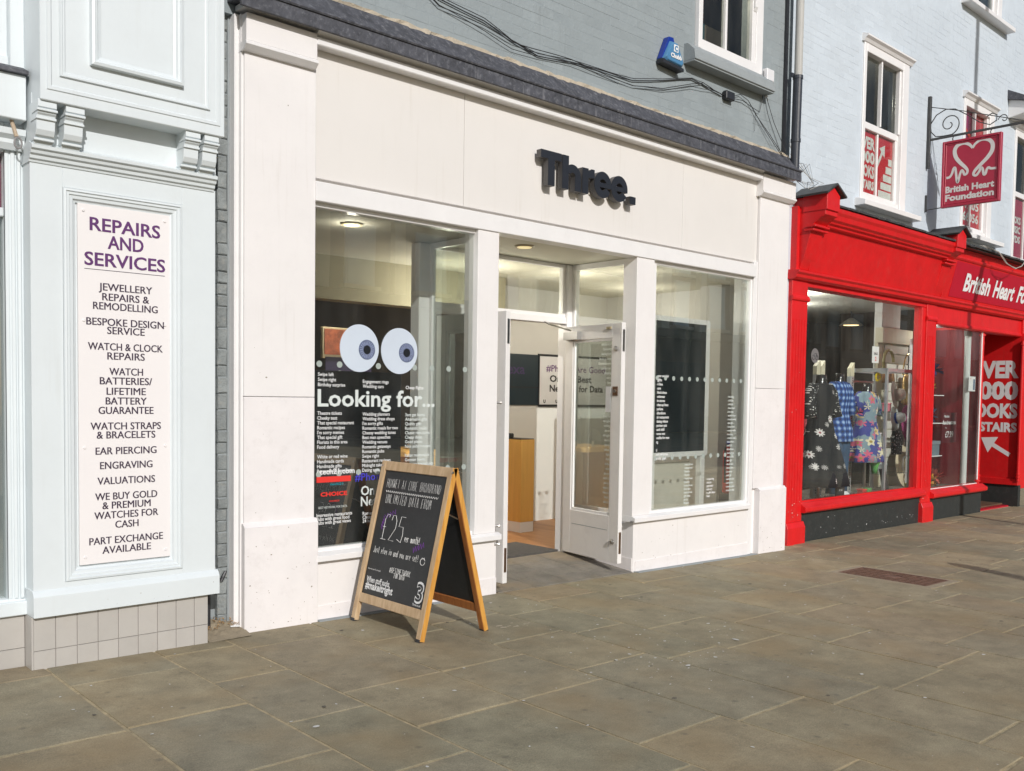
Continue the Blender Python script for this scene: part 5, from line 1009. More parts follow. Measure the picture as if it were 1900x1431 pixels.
for i, (x, y) in enumerate([(10.6, 1.6), (11.7, 1.6), (12.6, 2.6), (13.8, 3.6), (11.0, 3.2)]):
    t = thing('ceiling_light', ['square white ceiling light nearest the red left pilaster', 'second square white ceiling light inside the red shop', 'third square white ceiling light further inside the red shop', 'deepest square white ceiling light inside the red shop', 'left rear square white ceiling light inside the red shop'][i], 'ceiling light', (x, y, 2.96), 'square ceiling lights in the charity shop')
    BX('housing', WFRM, t, x-.17, x+.17, y-.07, y+.07, 2.945, 2.96, 0); BX('diffuser', LITE, t, x-.15, x+.15, y-.055, y+.055, 2.938, 2.945, 0)
def pendant(x, y, z, lab):
    t = thing('pendant_lamp', lab, 'pendant lamp', (x, y, z), 'dome pendant lamps in the charity shop')
    MB().tube([(x, y, z+.10), (x, y, 2.95)], .012, 6).build('rod', BLACKP, t); MB().rings([(x, y, z+.12, .03, .03), (x, y, z+.10, .06, .06), (x, y, z+.04, .14, .14), (x, y, z, .19, .19)], 20, False).build('shade', mat('pewter_shade', (.22, .21, .18), .35), t); MB().rings([(x, y, z+.015, .12, .12), (x, y, z+.005, .12, .12)], 18).build('bulb', LAMPW, t)
pendant(14.1, 2.1, 2.72, 'dome pendant lamp left of centre in the red shop window'); pendant(15.3, 1.95, 2.66, 'dome pendant lamp beside the white pillar in the red shop'); pendant(12.3, 2.2, 2.66, 'dim dome pendant lamp at the far left of the red shop window')
# slatwall pillar with gold bag, hats
pl_ = thing('slatwall_pillar', 'white pillar with cream slatted display panel behind the red shop window', 'display pillar', (13.7, 1.2, .25))
BX('pillar', PWHT, pl_, 13.22, 13.80, 1.15, 1.27, .25, 2.96, .003); BX('header', CREAM, pl_, 13.00, 13.95, 1.02, 1.14, 2.36, 2.58, .004); BX('back_board', CREAM, pl_, 13.02, 13.95, 1.10, 1.15, .25, 2.36, 0)
for i in range(15): BX('slat', mat('pale_slat', (.58, .57, .52), .6), pl_, 13.20, 13.95, 1.08, 1.10, .27+i*.139, .27+i*.139+.125, .002)
GOLD = mat('gold_leather', (.55, .36, .15), .32, .2, 8, metal=.75); 
gb = thing('handbag', 'shiny gold handbag hanging from the cream slatted panel', 'handbag', (13.8, .98, 1.7))
m_ = MB(); m_.rings([(13.78, .98, 1.46, .15, .045), (13.78, .98, 1.50, .20, .06), (13.79, .98, 1.70, .22, .05), (13.79, .98, 1.86, .20, .03), (13.79, .98, 1.92, .17, .012)], 20); m_.build('body', GOLD, gb, smooth=True); MB().tube([(13.70+.16*cos(pi-a*pi/10)*1, .96, 1.90+.32*sin(a*pi/10)) for a in range(11)], .012, 6).build('handle', GOLD, gb)
hd = thing('handbag', 'olive and brown hooped bag above the glass display case', 'handbag', (13.1, .95, 2.0)); MB().tube([(13.05+.15*cos(a*pi/8), .95, 2.08+.17*sin(a*pi/8)) for a in range(15)], .022, 8).build('hoop', mat('olive_leather', (.30, .27, .12), .4), hd); MB().rings([(13.08, .96, 1.78, .18, .06), (13.08, .96, 1.98, .15, .03)], 16).build('body', mat('tan_leather', (.35, .20, .09), .5), hd, smooth=True)
STAR = []
def hat(x, y, z, R, m, lab, tilt=.5, band=None, label2='sun hat'):
    t = thing('sun_hat', lab, 'hat', (x, y, z)); Q = Matrix.Rotation(radians(90-8), 4, 'X') @ Matrix.Rotation(tilt*.3, 4, 'Y')
    def rr(spec, n=28): return [[tuple(Vector((x, y, z)) + Q @ Vector((r*cos(2*pi*k/n), r*sin(2*pi*k/n)*1.0, h))) for k in range(n)] for r, h in spec]
    MB().loft(rr([(R, 0), (R*.98, .012), (R*.62, .0), (R*.45, .02)]), False).build('brim', m, t, smooth=True); MB().loft(rr([(R*.46, .015), (R*.44, .09), (R*.34, .14), (R*.1, .155)])).build('crown', m, t, smooth=True)
    if band: MB().loft(rr([(R*.475, .02), (R*.468, .05)]), False).build('band', band, t)
STRAW = mat('pale_straw', (.55, .47, .33), .8, .1, 60, .3, 200)
hat(13.72, .93, 1.16, .30, mat('plum_felt', (.22, .02, .10), .85, .15, 10), 'large plum sun hat hanging on the slatted panel', .3)
hat(13.60, .92, .55, .32, STRAW, 'wide pale straw hat with white brim edge low in the red shop window', .2, VINW)
hat(12.98, .80, 1.27, .17, mat('pearl_white', (.60, .66, .66), .35), 'small silver white hat inside the display case beside floral dress', .4, mat('blue_band', (.02, .10, .45), .5))
hat(12.95, .80, 1.60, .20, mat('ivory_felt', (.55, .52, .45), .7), 'ivory hat on the upper shelf of the glass display case', .8)
bg2 = thing('fabric_bag', 'black and white leaf print bag under the silver white hat', 'bag', (12.95, .72, .9)); MB().rings([(12.90, .72, .76, .13, .05), (12.90, .72, 1.0, .15, .06), (12.90, .72, 1.10, .12, .03)], 16).build('body', DOTS, bg2)
# glass case
gcs = thing('display_case', 'glass display case with silver posts holding hats in the red shop window', 'display case', (12.4, .7, .25))
for x, y in ((11.98, .45), (12.72, .45), (11.98, .98), (12.72, .98)): BX('post', mat('satin_aluminium', (.50, .51, .52), .35, metal=.5), gcs, x-.018, x+.018, y-.018, y+.018, .25, 1.92, .002)
f = MB(); f.box(11.96, 12.74, .43, .47, 1.90, 1.95); f.box(11.96, 12.74, .96, 1.0, 1.90, 1.95); f.box(11.96, 12.0, .47, .96, 1.90, 1.95); f.box(12.70, 12.74, .47, .96, 1.90, 1.95); f.build('top_frame', MATS['satin_aluminium'], gcs, .002)
for z in (.52, .95, 1.36): BX('shelf', GLASS2, gcs, 12.0, 12.70, .47, .97, z, z+.008, 0)
cd = thing('price_card', 'white price card in a holder on top of the display case', 'card', (12.0, .7, 1.95)); BX('card', VINW, cd, 11.86, 12.04, .60, .606, 2.02, 2.24, 0); MB().tube([(11.95, .61, 1.95), (11.95, .61, 2.03)], .008, 6).build('stem', STEEL, cd); text('print_line', 'SALE', (11.95, .599, 2.13), NAVYT, cd, h=.03, w=.10, align='c'); text('print_line', '2', (11.95, .599, 2.05), REDPR, cd, h=.05, bold=.03, align='c')
vs_ = thing('vase', 'small green glass vase on the bottom case shelf', 'vase', (12.2, .7, .52)); MB().rings([(12.18, .68, .53, .035, .035), (12.18, .68, .60, .045, .045), (12.18, .68, .72, .085, .085), (12.18, .68, .80, .09, .09)], 16).build('body', mat('green_glass', (.14, .42, .12), .2), vs_, smooth=True)
yf = thing('artificial_flower', 'yellow flower ornament under the top of the display case', 'flower', (12.0, .6, 1.84))
for k in range(9): a = k*.7; MB().rings([(12.02+.05*cos(a), .60, 1.82+.045*sin(a), .028, .012), (12.02+.06*cos(a), .59, 1.845+.05*sin(a), .022, .01)], 8).build('petal', mat('yellow_petal', (.65, .50, .02), .7), yf)
pn = thing('blackboard_card', 'small black price board standing low before the display case', 'price board', (12.15, .50, .25)); MB().hexa([(12.05, .46, .25), (12.20, .46, .25), (12.20, .48, .25), (12.05, .48, .25), (11.98, .50, .60), (12.13, .50, .60), (12.13, .52, .60), (11.98, .52, .60)]).build('board', BOARD, pn, .002)
pn = thing('blackboard_card', 'small chalk price board standing by the jeans mannequin feet', 'price board', (10.9, .45, .25)); BX('board', BOARD, pn, 10.72, 10.92, .44, .46, .25, .60, .002); text('chalk_line', 'Look', (10.82, .438, .45), CHALK, pn, h=.03, align='c', bold=0); text('chalk_line', 'at us', (10.82, .438, .38), CHALK, pn, h=.03, align='c', bold=0)
# slotted posts with cream tops
def post(x, y, lab, two=False):
    t = thing('display_post', lab, 'display post', (x, y, .25), 'slotted display posts in the red shop window')
    m_ = MB(); m_.box(x-.045, x+.045, y-.03, y+.03, .25, 1.84); m_.build('upright', MATS['satin_aluminium'], t, .004)
    m_ = MB()
    for i in range(48): m_.box(x-.006, x+.012, y-.0315, y-.029, .30+i*.032, .318+i*.032)
    tag(m_.build('slots', BLACKP, t), kind='stuff')
    MB().hexa([(x-.045, y-.03, 1.84), (x+.045, y-.03, 1.84), (x+.045, y+.03, 1.84), (x-.045, y+.03, 1.84), (x-.045, y-.03, 1.95), (x+.045, y-.03, 2.03), (x+.045, y+.03, 2.03), (x-.045, y+.03, 1.95)]).build('cap', CREAM, t, .003)
post(10.97, .9, 'slotted display post behind the daisy print dress'); post(11.12, .92, 'slotted display post right behind the first one at the blue shirt'); post(11.86, .9, 'slotted display post between blue shirt and floral dress')
MB().tube([(11.86, .88, 1.77), (12.30, .80, 1.77)], .015, 6).build('rail', STEEL, gcs)
# mannequins
def mannequin(name, lab, x, y, zs, m, skirt, sleeves=None, sm=None, z0=.25, legs=None, s=1.0, long_=False):
    t = thing(name, lab, 'mannequin', (x, y, z0))
    sh, wa, hi, he = zs    # shoulder, waist, hip, hem heights
    MB().rings([(x, y, sh-.05, .10*s, .07*s), (x, y, sh+.0, .075*s, .06*s), (x, y, sh+.06, .055*s, .05*s), (x, y, sh+.12, .052*s, .048*s), (x, y, sh+.125, .01, .01)], 18).build('neck', MANQ, t, smooth=True)
    spec = [(x, y, he, skirt*s, skirt*.62*s)]
    k = 5
    for i in range(1, k): u = i/k; spec.append((x, y, he+(hi-he)*u, (skirt+(.20-skirt)*u)*s, (skirt*.62+(.13-skirt*.62)*u)*s))
    spec += [(x, y, hi, .185*s, .125*s), (x, y, wa, .145*s, .10*s), (x, y, (wa+sh)/2, .175*s, .12*s), (x, y, sh-.08, .19*s, .105*s), (x, y, sh-.02, .165*s, .08*s), (x, y, sh+.015, .09*s, .06*s)]
    mb = MB(); n = 28
    mb.loft([[(cx+rx*cos(2*pi*j/n)*(1+.10*cos(j*2.1)*max(.1, min(1, (wa+.1-z)/.6))), cy+ry*sin(2*pi*j/n)*(1+.22*cos(j*1.9+1)*max(.06, min(1, (wa+.1-z)/.6))), z) for j in range(n)] for cx, cy, z, rx, ry in spec]); mb.build('garment', m, t, smooth=True)
    if sleeves:
        for sgn in (-1, 1):
            MB().tube([(x+sgn*.14*s, y, sh-.03), (x+sgn*.205*s, y, sh-.10), (x+sgn*.235*s, y-.02, sh-.28), (x+sgn*.25*s, y-.04, sh-sleeves)], [.055*s, .062*s, .06*s, .066*s], 12).build('sleeve', sm or m, t, smooth=True)
    if legs:
        for sgn in (-1, 1): MB().tube([(x+sgn*.085*s, y, he+.10), (x+sgn*.10*s, y, he-.15), (x+sgn*.10*s, y-.01, z0+.30), (x+sgn*.11*s, y, z0+.05)], [.105*s, .09*s, .065*s, .07*s], 12).build('leg', legs, t, smooth=True)
    else: MB().tube([(x, y, he+.05), (x, y, z0)], .02, 8).build('stand_pole', STEEL, t); 
    MB().rings([(x, y, z0, .14*s, .14*s), (x, y, z0+.012, .13*s, .13*s)], 20).build('base_plate', STEEL, t)
    return t
mannequin('mannequin', 'headless mannequin in a black dress with white daisy print', 10.42, .52, (1.70, 1.32, 1.12, .47), DAISY, .40, .40, DOTS, s=1.22)
mannequin('mannequin', 'headless mannequin in blue checked shirt and denim jeans', 11.27, .74, (1.74, 1.38, 1.20, .98), CHECK, .23, .42, CHECK, legs=JEANS, s=1.12)
mannequin('mannequin', 'headless mannequin in a navy floral dress with colourful scarf', 11.86, .66, (1.62, 1.28, 1.12, .70), FLORAL, .29, .26, FLORAL, s=1.15)
for x in (11.16, ):
    t = thing('canvas_shoe', 'white and black canvas shoe at the foot of the jeans mannequin', 'shoe', (x, .55, .25)); MB().rings([(x, .55, .25, .14, .05), (x, .55, .275, .14, .05), (x-.02, .55, .31, .10, .045), (x-.05, .55, .35, .05, .04)], 16).build('upper', VINW, t); MB().rings([(x-.02, .545, .312, .06, .03), (x-.03, .545, .32, .05, .025)], 10).build('laces', BLACKP, t)
# clothes rail crowded with garments behind the window dressing
crl = thing('clothes_rail', 'chrome clothes rail running behind the mannequins in the red shop window', 'clothes rail', (11.6, 2.0, -.1)); MB().tube([(12.2, 2.0, 1.62), (14.45, 2.0, 1.62)], .014, 8).build('rail', STEEL, crl)
for x in (12.2, 14.45): MB().tube([(x, 2.0, -.1), (x, 2.0, 1.62)], .014, 8).build('upright', STEEL, crl)
gcol = [((.30, .05, .06), 'dark red'), ((.05, .08, .20), 'navy'), ((.42, .36, .26), 'oatmeal'), ((.06, .16, .12), 'navy floral'), ((.5, .48, .45), 'white'), ((.35, .16, .05), 'rust brown'), ((.12, .12, .13), 'daisy patterned'), ((.32, .14, .22), 'rose'), ((.10, .22, .34), 'blue checked'), ((.45, .33, .07), 'bright floral'), ((.2, .1, .24), 'purple'), ((.22, .24, .2), 'sage grey'), ((.5, .2, .16), 'coral'), ((.04, .04, .05), 'black')]
for i, (c, cn) in enumerate(gcol):
    x = 12.34+i*.155; L_ = random.uniform(.55, .95); w_ = random.uniform(.19, .23); mb = MB(); n = 20
    mb.loft([[(x+rx*.35*cos(2*pi*j/n)*(1+.25*sin(j*2.3+i)*(1-u)), 2.0+ry*sin(2*pi*j/n)*(1+.10*sin(j*1.9+i)*(1-u)), z) for j in range(n)] for z, rx, ry, u in ((1.56-L_, .16, w_*1.05, 0), (1.56-L_*.6, .14, w_, .1), (1.56-L_*.25, .13, w_*.95, .4), (1.50, .12, w_, .8), (1.56, .08, w_*.6, 1), (1.59, .04, .05, 1))])
    t = thing('garment', cn+' garment hanging on the rail behind the mannequins', 'garment', (x, 2.0, 1.6), 'garments on the clothes rail'); mb.build('cloth', (FLORAL if i in (3, 9) else DAISY if i == 6 else CHECK if i == 8 else None) or mat('cloth_'+cn.replace(' ', '_'), c, .9, .12, 9, .1, 120), t, smooth=True); MB().tube([(x, 2.0, 1.58), (x, 2.0, 1.63), (x, 2.02, 1.645)], .005, 5).build('hanger_hook', STEEL, t)
for i, (x, y, z, c, cn) in enumerate([(11.45, .48, .25, (.5, .06, .05), 'small red shoe box'), (11.62, .50, .25, (.1, .3, .1), 'small green book'), (12.85, .50, .25, (.55, .45, .1), 'yellow toy box'), (12.3, .72, .96, (.5, .5, .52), 'pale china box'), (12.52, .70, 1.37, (.6, .2, .25), 'pink gift box'), (12.45, .70, .53, (.4, .42, .42), 'grey candle jar')]):
    t = thing('ornament', cn+' among the items in the red shop window', 'ornament', (x, y, z)); BX('body', mat('orn_'+cn.replace(' ', '_'), c, .5), t, x-.055, x+.055, y-.04, y+.04, z, z+.10, .006); BX('lid', mat('orn_'+cn.replace(' ', '_')+'_lid', tuple(min(1, v*1.4) for v in c), .5), t, x-.06, x+.06, y-.045, y+.045, z+.10, z+.118, .003)
pk = thing('clothing', 'faded beige blouse hanging dim at the far left of the red shop window', 'blouse', (9.85, 1.4, 1.2)); MB().rings([(10.15, 1.3, .9, .22, .10), (10.15, 1.3, 1.4, .20, .09), (10.15, 1.3, 1.75, .12, .06), (10.15, 1.3, 1.86, .05, .03)], 16).build('cloth', mat('beige_cloth', (.30, .22, .17), .9), pk, smooth=True)
# round bicycle sticker on glass
bs = thing('bicycle_sticker', 'round bicycle symbol sticker at upper left of the red shop window', 'window sticker', (9.7, .23, 1.9)); SK = FY+.0385
m_ = MB(); m_.disc((9.76, SK, 2.02), .085, .085, 28, .001); m_.build('disc', mat('faint_grey_vinyl', (.17, .16, .16), .7), bs)
for dx in (-.035, .035): MB().tube([(9.76+dx+.026*cos(a*pi/7), SK-.003, 2.0+.026*sin(a*pi/7)) for a in range(15)], .0035, 4).build('wheel_mark', BLACKP, bs)
MB().tube([(9.725, SK-.003, 2.0), (9.75, SK-.003, 2.045), (9.79, SK-.003, 2.045), (9.795, SK-.003, 2.0)], .0035, 4).build('frame_mark', BLACKP, bs)
# second window: shelves, fascinators, pole
sh2 = thing('shelf_unit', 'glass shelf unit with white uprights in the narrow window of the red shop', 'shelf unit', (14.0, .85, .25))
BX('upright', VINW, sh2, 13.42, 13.45, .62, .65, .25, 2.4, 0); BX('upright', VINW, sh2, 13.05, 13.08, .62, .65, .25, 2.4, 0)
for z in (.73, 1.20, 1.60): BX('shelf', WFRM, sh2, 13.05, 13.62, .38, .64, z, z+.012, 0)
NAVYF = mat('navy_feather', (.015, .02, .12), .8, .4, 30); YELF = mat('yellow_petals', (.62, .46, .03), .7)
def fluff(x, y, z, R, m, lab, cat='fascinator', n=46):
    t = thing('fascinator', lab, cat, (x, y, z)); mb = MB()
    for i in range(n):
        a, b = random.uniform(0, 6.28), random.uniform(-1.2, 1.4); d = Vector((cos(a)*cos(b), sin(a)*cos(b), sin(b))); c = Vector((x, y, z)); w = d.cross(Vector((.3, .2, 1))).normalized()*R*.22; r = R*random.uniform(.6, 1.15)
        mb.add([c+d*R*.2-w, c+d*R*.2+w, c+d*r+w*.8, c+d*r*1.15, c+d*r-w*.8], [(0, 1, 2, 3, 4)])
    mb.build('feathers', m, t); MB().rings([(x, y, z-R*.6, R*.5, R*.4), (x, y, z-R*.2, R*.35, R*.3)], 12).build('base', m, t)
fluff(13.50, .50, 1.98, .13, NAVYF, 'dark blue feather fascinator on the top shelf'); fluff(13.42, .50, 1.71, .09, YELF, 'yellow petal fascinator on the shelf below the dark blue one'); fluff(13.44, .50, 1.32, .11, mat('slate_feather', (.06, .12, .22), .7, .3, 30), 'grey blue feather fascinator on the middle shelf')
fluff(13.66, .48, .42, .11, mat('coral_petals', (.55, .10, .08), .7, .3, 30), 'coral flower fascinator at the bottom of the narrow window'); fluff(13.50, .46, .38, .08, mat('amber_petals', (.50, .24, .02), .7, .3, 30), 'amber flower fascinator beside the coral one')
bx = thing('gift_box', 'grey blue gift box on the lowest shelf of the narrow window', 'box', (14.24, .75, .75)); BX('body', mat('box_blue_grey', (.14, .18, .21), .6), bx, 13.28, 13.62, .42, .60, .742, .90, .004); BX('lid', mat('lid_blue_grey', (.19, .23, .26), .6), bx, 13.27, 13.63, .41, .61, .90, .95, .004)
wb_ = thing('white_pole', 'white support pole standing in the narrow window of the red shop', 'pole', (14.05, .5, .25)); MB().tube([(14.34, .36, .25), (14.34, .36, 2.60)], .045, 16).build('shaft', mat('pole_white', (.60, .63, .62), .5), wb_); MB().tube([(14.34, .36, 2.50), (14.34, .36, 2.60)], .055, 16).build('collar', PGREY, wb_)
nc = thing('paper_notice', 'white paper notice taped behind the white pole', 'notice', (14.3, .36, 1.7)); BX('sheet', VINW, nc, 14.26, 14.50, .295, .298, 1.68, 1.90, 0); BX('photo_strip', mat('notice_blue', (.12, .18, .28), .6), nc, 14.42, 14.48, .293, .2945, 1.70, 1.86, 0); text('print_line', 'news', (14.30, .2945, 1.86), REDPR, nc, h=.014)
fw = thing('window_lettering', 'white words Fabulous fascinators 7.99 in the narrow window of the red shop', 'window lettering', (13.75, FY+.02, 1.2))
BX('card', mat('maroon_card', (.10, .008, .014), .5), fw, 13.62, 14.12, .392, .396, .92, 1.36, 0)
text('word', 'Fabulous', (13.68, .391, 1.29), VINW, fw, h=.035, w=.17, bold=.02); text('word', 'fascinators', (13.63, .391, 1.19), VINW, fw, h=.055, w=.44, bold=.03); text('word', 'from', (13.72, .391, 1.13), VINW, fw, h=.018, bold=.01); text('word', '£7.99', (13.73, .391, 1.0), VINW, fw, h=.085, w=.27, bold=.01)

# hanging sign on wrought iron bracket
hs_ = thing('hanging_sign', 'square red British Heart Foundation hanging sign on scrolled iron bracket', 'hanging sign', (12.407, .2, 4.05))
HX = 12.407
MB().box(HX-.012, HX+.012, -.72, -.02, 4.062, 4.888).build('board', REDS, hs_, .002)
def loopframe(y0, y1, z0, z1, ins, xx, w):
    m_ = MB()
    for (a, b, c, d) in ((y0, y0+w, z0, z1), (y1-w, y1, z0, z1), (y0+w, y1-w, z0, z0+w), (y0+w, y1-w, z1-w, z1)): m_.box(HX-xx, HX+xx, a, b, c, d)
    return m_
loopframe(-.735, -.005, 4.048, 4.902, 0, .030, .03).build('rim', REDS, hs_, .004); loopframe(-.70, -.04, 4.083, 4.867, 0, .020, .018).build('inner_rim', REDS, hs_, .004)
SGF = mat('sign_white_print', (.66, .64, .62), .5, .03)
fx = HX-.0125
def hpt(u, v, l=.0): return (fx-l, -.02-u*.70, 4.062+v*.826)
def ribbon(pts, w, m, lift=.0015):
    mb = MB(); n = len(pts)
    P = [Vector((u*.70, v*.826)) for u, v in pts]; Lp, Rp = [], []
    for i in range(n):
        t = (P[min(i+1, n-1)]-P[max(i-1, 0)]).normalized(); nn = Vector((-t.y, t.x)); ww = w[i] if isinstance(w, list) else w
        Lp.append(P[i]+nn*ww/2); Rp.append(P[i]-nn*ww/2)
    vs = [(fx-l, -.02-p.x, 4.062+p.y) for l in (0.0003, lift) for p in Lp+Rp]; fs = []
    for i in range(n-1):
        fs += [(2*n+i, 2*n+i+1, 3*n+i+1, 3*n+i), (i, i+1, 2*n+i+1, 2*n+i), (n+i, n+i+1, 3*n+i+1, 3*n+i)]
    return mb.add(vs, fs).build('heart_line', m, hs_)
def smooth(pts, k=8):
    out = []
    for i in range(len(pts)-1):
        p0, p1, p2, p3 = pts[max(i-1, 0)], pts[i], pts[i+1], pts[min(i+2, len(pts)-1)]
        for j in range(k):
            t = j/k; out.append(tuple(.5*((2*p1[c])+(-p0[c]+p2[c])*t+(2*p0[c]-5*p1[c]+4*p2[c]-p3[c])*t*t+(-p0[c]+3*p1[c]-3*p2[c]+p3[c])*t**3) for c in (0, 1)))
    out.append(pts[-1]); return out
ls = smooth([(.06, .45), (.12, .455), (.16, .50), (.19, .58), (.22, .58), (.24, .48), (.26, .37), (.28, .37), (.31, .48), (.34, .53), (.37, .50), (.39, .46), (.43, .47), (.44, .52), (.39, .58), (.29, .67), (.22, .76), (.20, .86), (.25, .93), (.36, .95), (.46, .91), (.52, .85)])
rs_ = smooth([(.52, .85), (.57, .91), (.68, .955), (.80, .93), (.865, .86), (.86, .76), (.79, .67), (.68, .58), (.58, .50), (.55, .44), (.60, .42), (.65, .47), (.68, .525), (.71, .50), (.73, .42), (.76, .42), (.78, .48), (.81, .51), (.85, .49), (.91, .485), (.96, .485)])
def wdt(n, s): return [s*(.65+.75*max(0, sin(pi*min(1, max(0, (i/n-.45)/.5 if s > 0 else 0))))) for i in range(n)]
ribbon(ls, [.030+.020*max(0, sin(pi*max(0, min(1, (i/len(ls)-.60)/.38)))) for i in range(len(ls))], SGF, .0015); ribbon(rs_, [.030+.020*max(0, sin(pi*max(0, min(1, (i/len(rs_)-.05)/.40)))) for i in range(len(rs_))], SGF, .0022)
for s, v in (('British Heart', .215), ('Foundation', .085)): text('sign_line', s, (fx, -.055, 4.062+v*.826), SGF, hs_, h=.075, w=.61, bold=.045, U=(0, -1, 0), V=(0, 0, 1), res=3)
IR = mat('dark_bracket_iron', (.055, .055, .055), .55, .2, 20)
MB().box(HX-.02, HX+.02, .17, .21, 4.60, 5.54).build('wall_plate', IR, hs_, .003)
MB().box(HX-.008, HX+.008, -.985, .18, 4.955, 4.985).build('bar', IR, hs_, .002)
MB().tube([(HX, .18, 5.40), (HX, -.25, 5.26), (HX, -.98, 4.99)], .006, 6).build('stay', IR, hs_)
def sc2(cy, cz, r0, turns, a0, sgn=1, k=44): return [(HX, cy+sgn*r0*(1-.85*i/k)*cos(a0+turns*2*pi*i/k), cz+r0*(1-.85*i/k)*sin(a0+turns*2*pi*i/k)) for i in range(k+1)]
MB().tube([(HX, .17, 5.18), (HX, .10, 5.28), (HX, -.02, 5.33), (HX, -.14, 5.31), (HX, -.30, 5.20), (HX, -.45, 5.08), (HX, -.58, 5.02), (HX, -.66, 5.06), (HX, -.66, 5.13), (HX, -.60, 5.16), (HX, -.54, 5.13)], .007, 6).build('scroll', IR, hs_)
MB().tube([(HX, .17, 5.08), (HX, .10, 5.0), (HX, .0, 4.99)] + sc2(-.07, 5.13, .145, 1.35, -1.3, -1), .007, 6).build('scroll', IR, hs_); MB().tube(sc2(-.745, 5.06, .065, 1.0, 0), .006, 6).build('scroll', IR, hs_)
for y in (-.13, -.60): MB().tube([(HX, y, 4.955), (HX, y+.01, 4.93), (HX, y, 4.90)], .007, 6).build('hook', IR, hs_)
MB().tube([(HX, .0, 4.06), (HX, .20, 4.055)], .007, 6).build('lower_stay', IR, hs_); MB().box(HX-.012, HX+.012, .19, .21, 4.03, 4.25).build('lower_plate', IR, hs_)
# gas-lamp style box beside the rightmost window
lb = thing('window_hood', 'white moulded hood projecting over the rightmost upstairs window', 'window hood', (15.5, 0, 5.9)); MB().prism([(WY, 5.84), (-.10, 5.90), (-.16, 5.98), (-.16, 6.02), (WY, 6.12)], 15.15, 17, 'x').build('hood', WFRM, lb, .004); MB().prism([(-.18, 6.02), (-.18, 6.05), (WY, 6.26), (WY, 6.12)], 15.10, 17, 'x').build('lead_top', LEAD, lb)

# ------------------------------------------------------------------ A-board
ab = thing('pavement_sign', 'wooden A-board chalkboard standing before the left shop window', 'A-board sign', (3.6, -.47, gz(3.6)))
RX, RZ = 3.600, 1.055
A0, A1 = -.105, -.872
def aframe(xf, zf, xr, zr_, m1, m2, txt=False, nm='front'):
    """one hinged panel from foot (xf,zf) to ridge (xr,zr_)"""
    Vv = Vector((xr-xf, 0, zr_-zf)); Ln = Vv.length; Vv.normalize(); Uu = Vector((0, -1, 0)); Nn = Uu.cross(Vv)
    if Nn.x*(xf-xr) < 0: Nn = -Nn
    O = Vector((xf, A0, zf)); Wd = A0-A1; th = .036
    def q(b, u0, u1, v0, v1, t0=-th, t1=0.0):
        P = [O+Uu*u+Nn*t+Vv*v for v in (v0, v1) for u, t in ((u0, t0), (u1, t0), (u1, t1), (u0, t1))]; b.hexa(P); return b
    fr = q(MB(), 0, .046, 0, Ln); fr = fr.build('stile', m1, ab, .003); q(MB(), Wd-.046, Wd, 0, Ln).build('stile', m1, ab, .003)
    q(MB(), .046, Wd-.046, .125, .185, -th+.004, -.003).build('bottom_rail', m1, ab, .003)
    q(MB(), .046, Wd-.046, Ln-.062, Ln, -th+.004, -.003).build('top_rail', m1, ab, .003)
    pn = q(MB(), .046, Wd-.046, .185, Ln-.062, -.022, -.014).build('chalkboard', BOARD, ab)
    for u in (.0, Wd-.046): q(MB(), u+.002, u+.044, -.010, .012, -th-.002, .002).build('rubber_foot', BLACKP, ab)
    return O, Uu, Vv, Nn, Ln, Wd
O, Uu, Vv, Nn, Ln, Wd = aframe(3.338, gz(3.34)+.008, 3.582, RZ, WOODF, WOODO, True)
aframe(3.884, gz(3.88)+.008, 3.618, RZ-.006, WOODR, WOODR, False, 'rear')
# stile side faces are the orange varnished side: thin cladding strip on the outer edge
def stile_side(xf, zf, xr, sgn, m, w=.036):
    V2 = Vector((xr-xf, 0, RZ-zf)); L2 = V2.length; V2.normalize(); N2 = Vector((0, -1, 0)).cross(V2)
    if N2.x*(xf-xr) < 0: N2 = -N2
    b = MB(); O2 = Vector((xf, A1, zf))
    P = [O2+V2*v+N2*t+Vector((0, -d, 0)) for v in (0.001, L2-.001) for t, d in ((-.034, .0), (-.034, .0025), (-.001, .0025), (-.001, .0))]
    b.hexa(P); b.build('varnished_edge', m, ab)
stile_side(3.338, gz(3.34)+.008, 3.582, -1, WOODO); stile_side(3.884, gz(3.88)+.008, 3.618, 1, WOODO)
for y in (A0-.02, A1+.001):
    for x in (3.575, 3.628): MB().tube([(x, y-.004, RZ-.03), (x, y-.008 if y < -.5 else y, RZ-.03)], .008, 8).build('rivet', STEEL, ab)
for y in (A0-.05, A1+.052):
    MB().tube([(3.545, y, .775), (3.60, y, .755)], .005, 5).build('stay_link', STEEL, ab); MB().tube([(3.60, y, .755), (3.665, y, .725)], .005, 5).build('stay_link', STEEL, ab)
    MB().box(3.588, 3.612, y-.02, y+.02, RZ-.16, RZ-.03).build('hinge', BLACKP, ab)
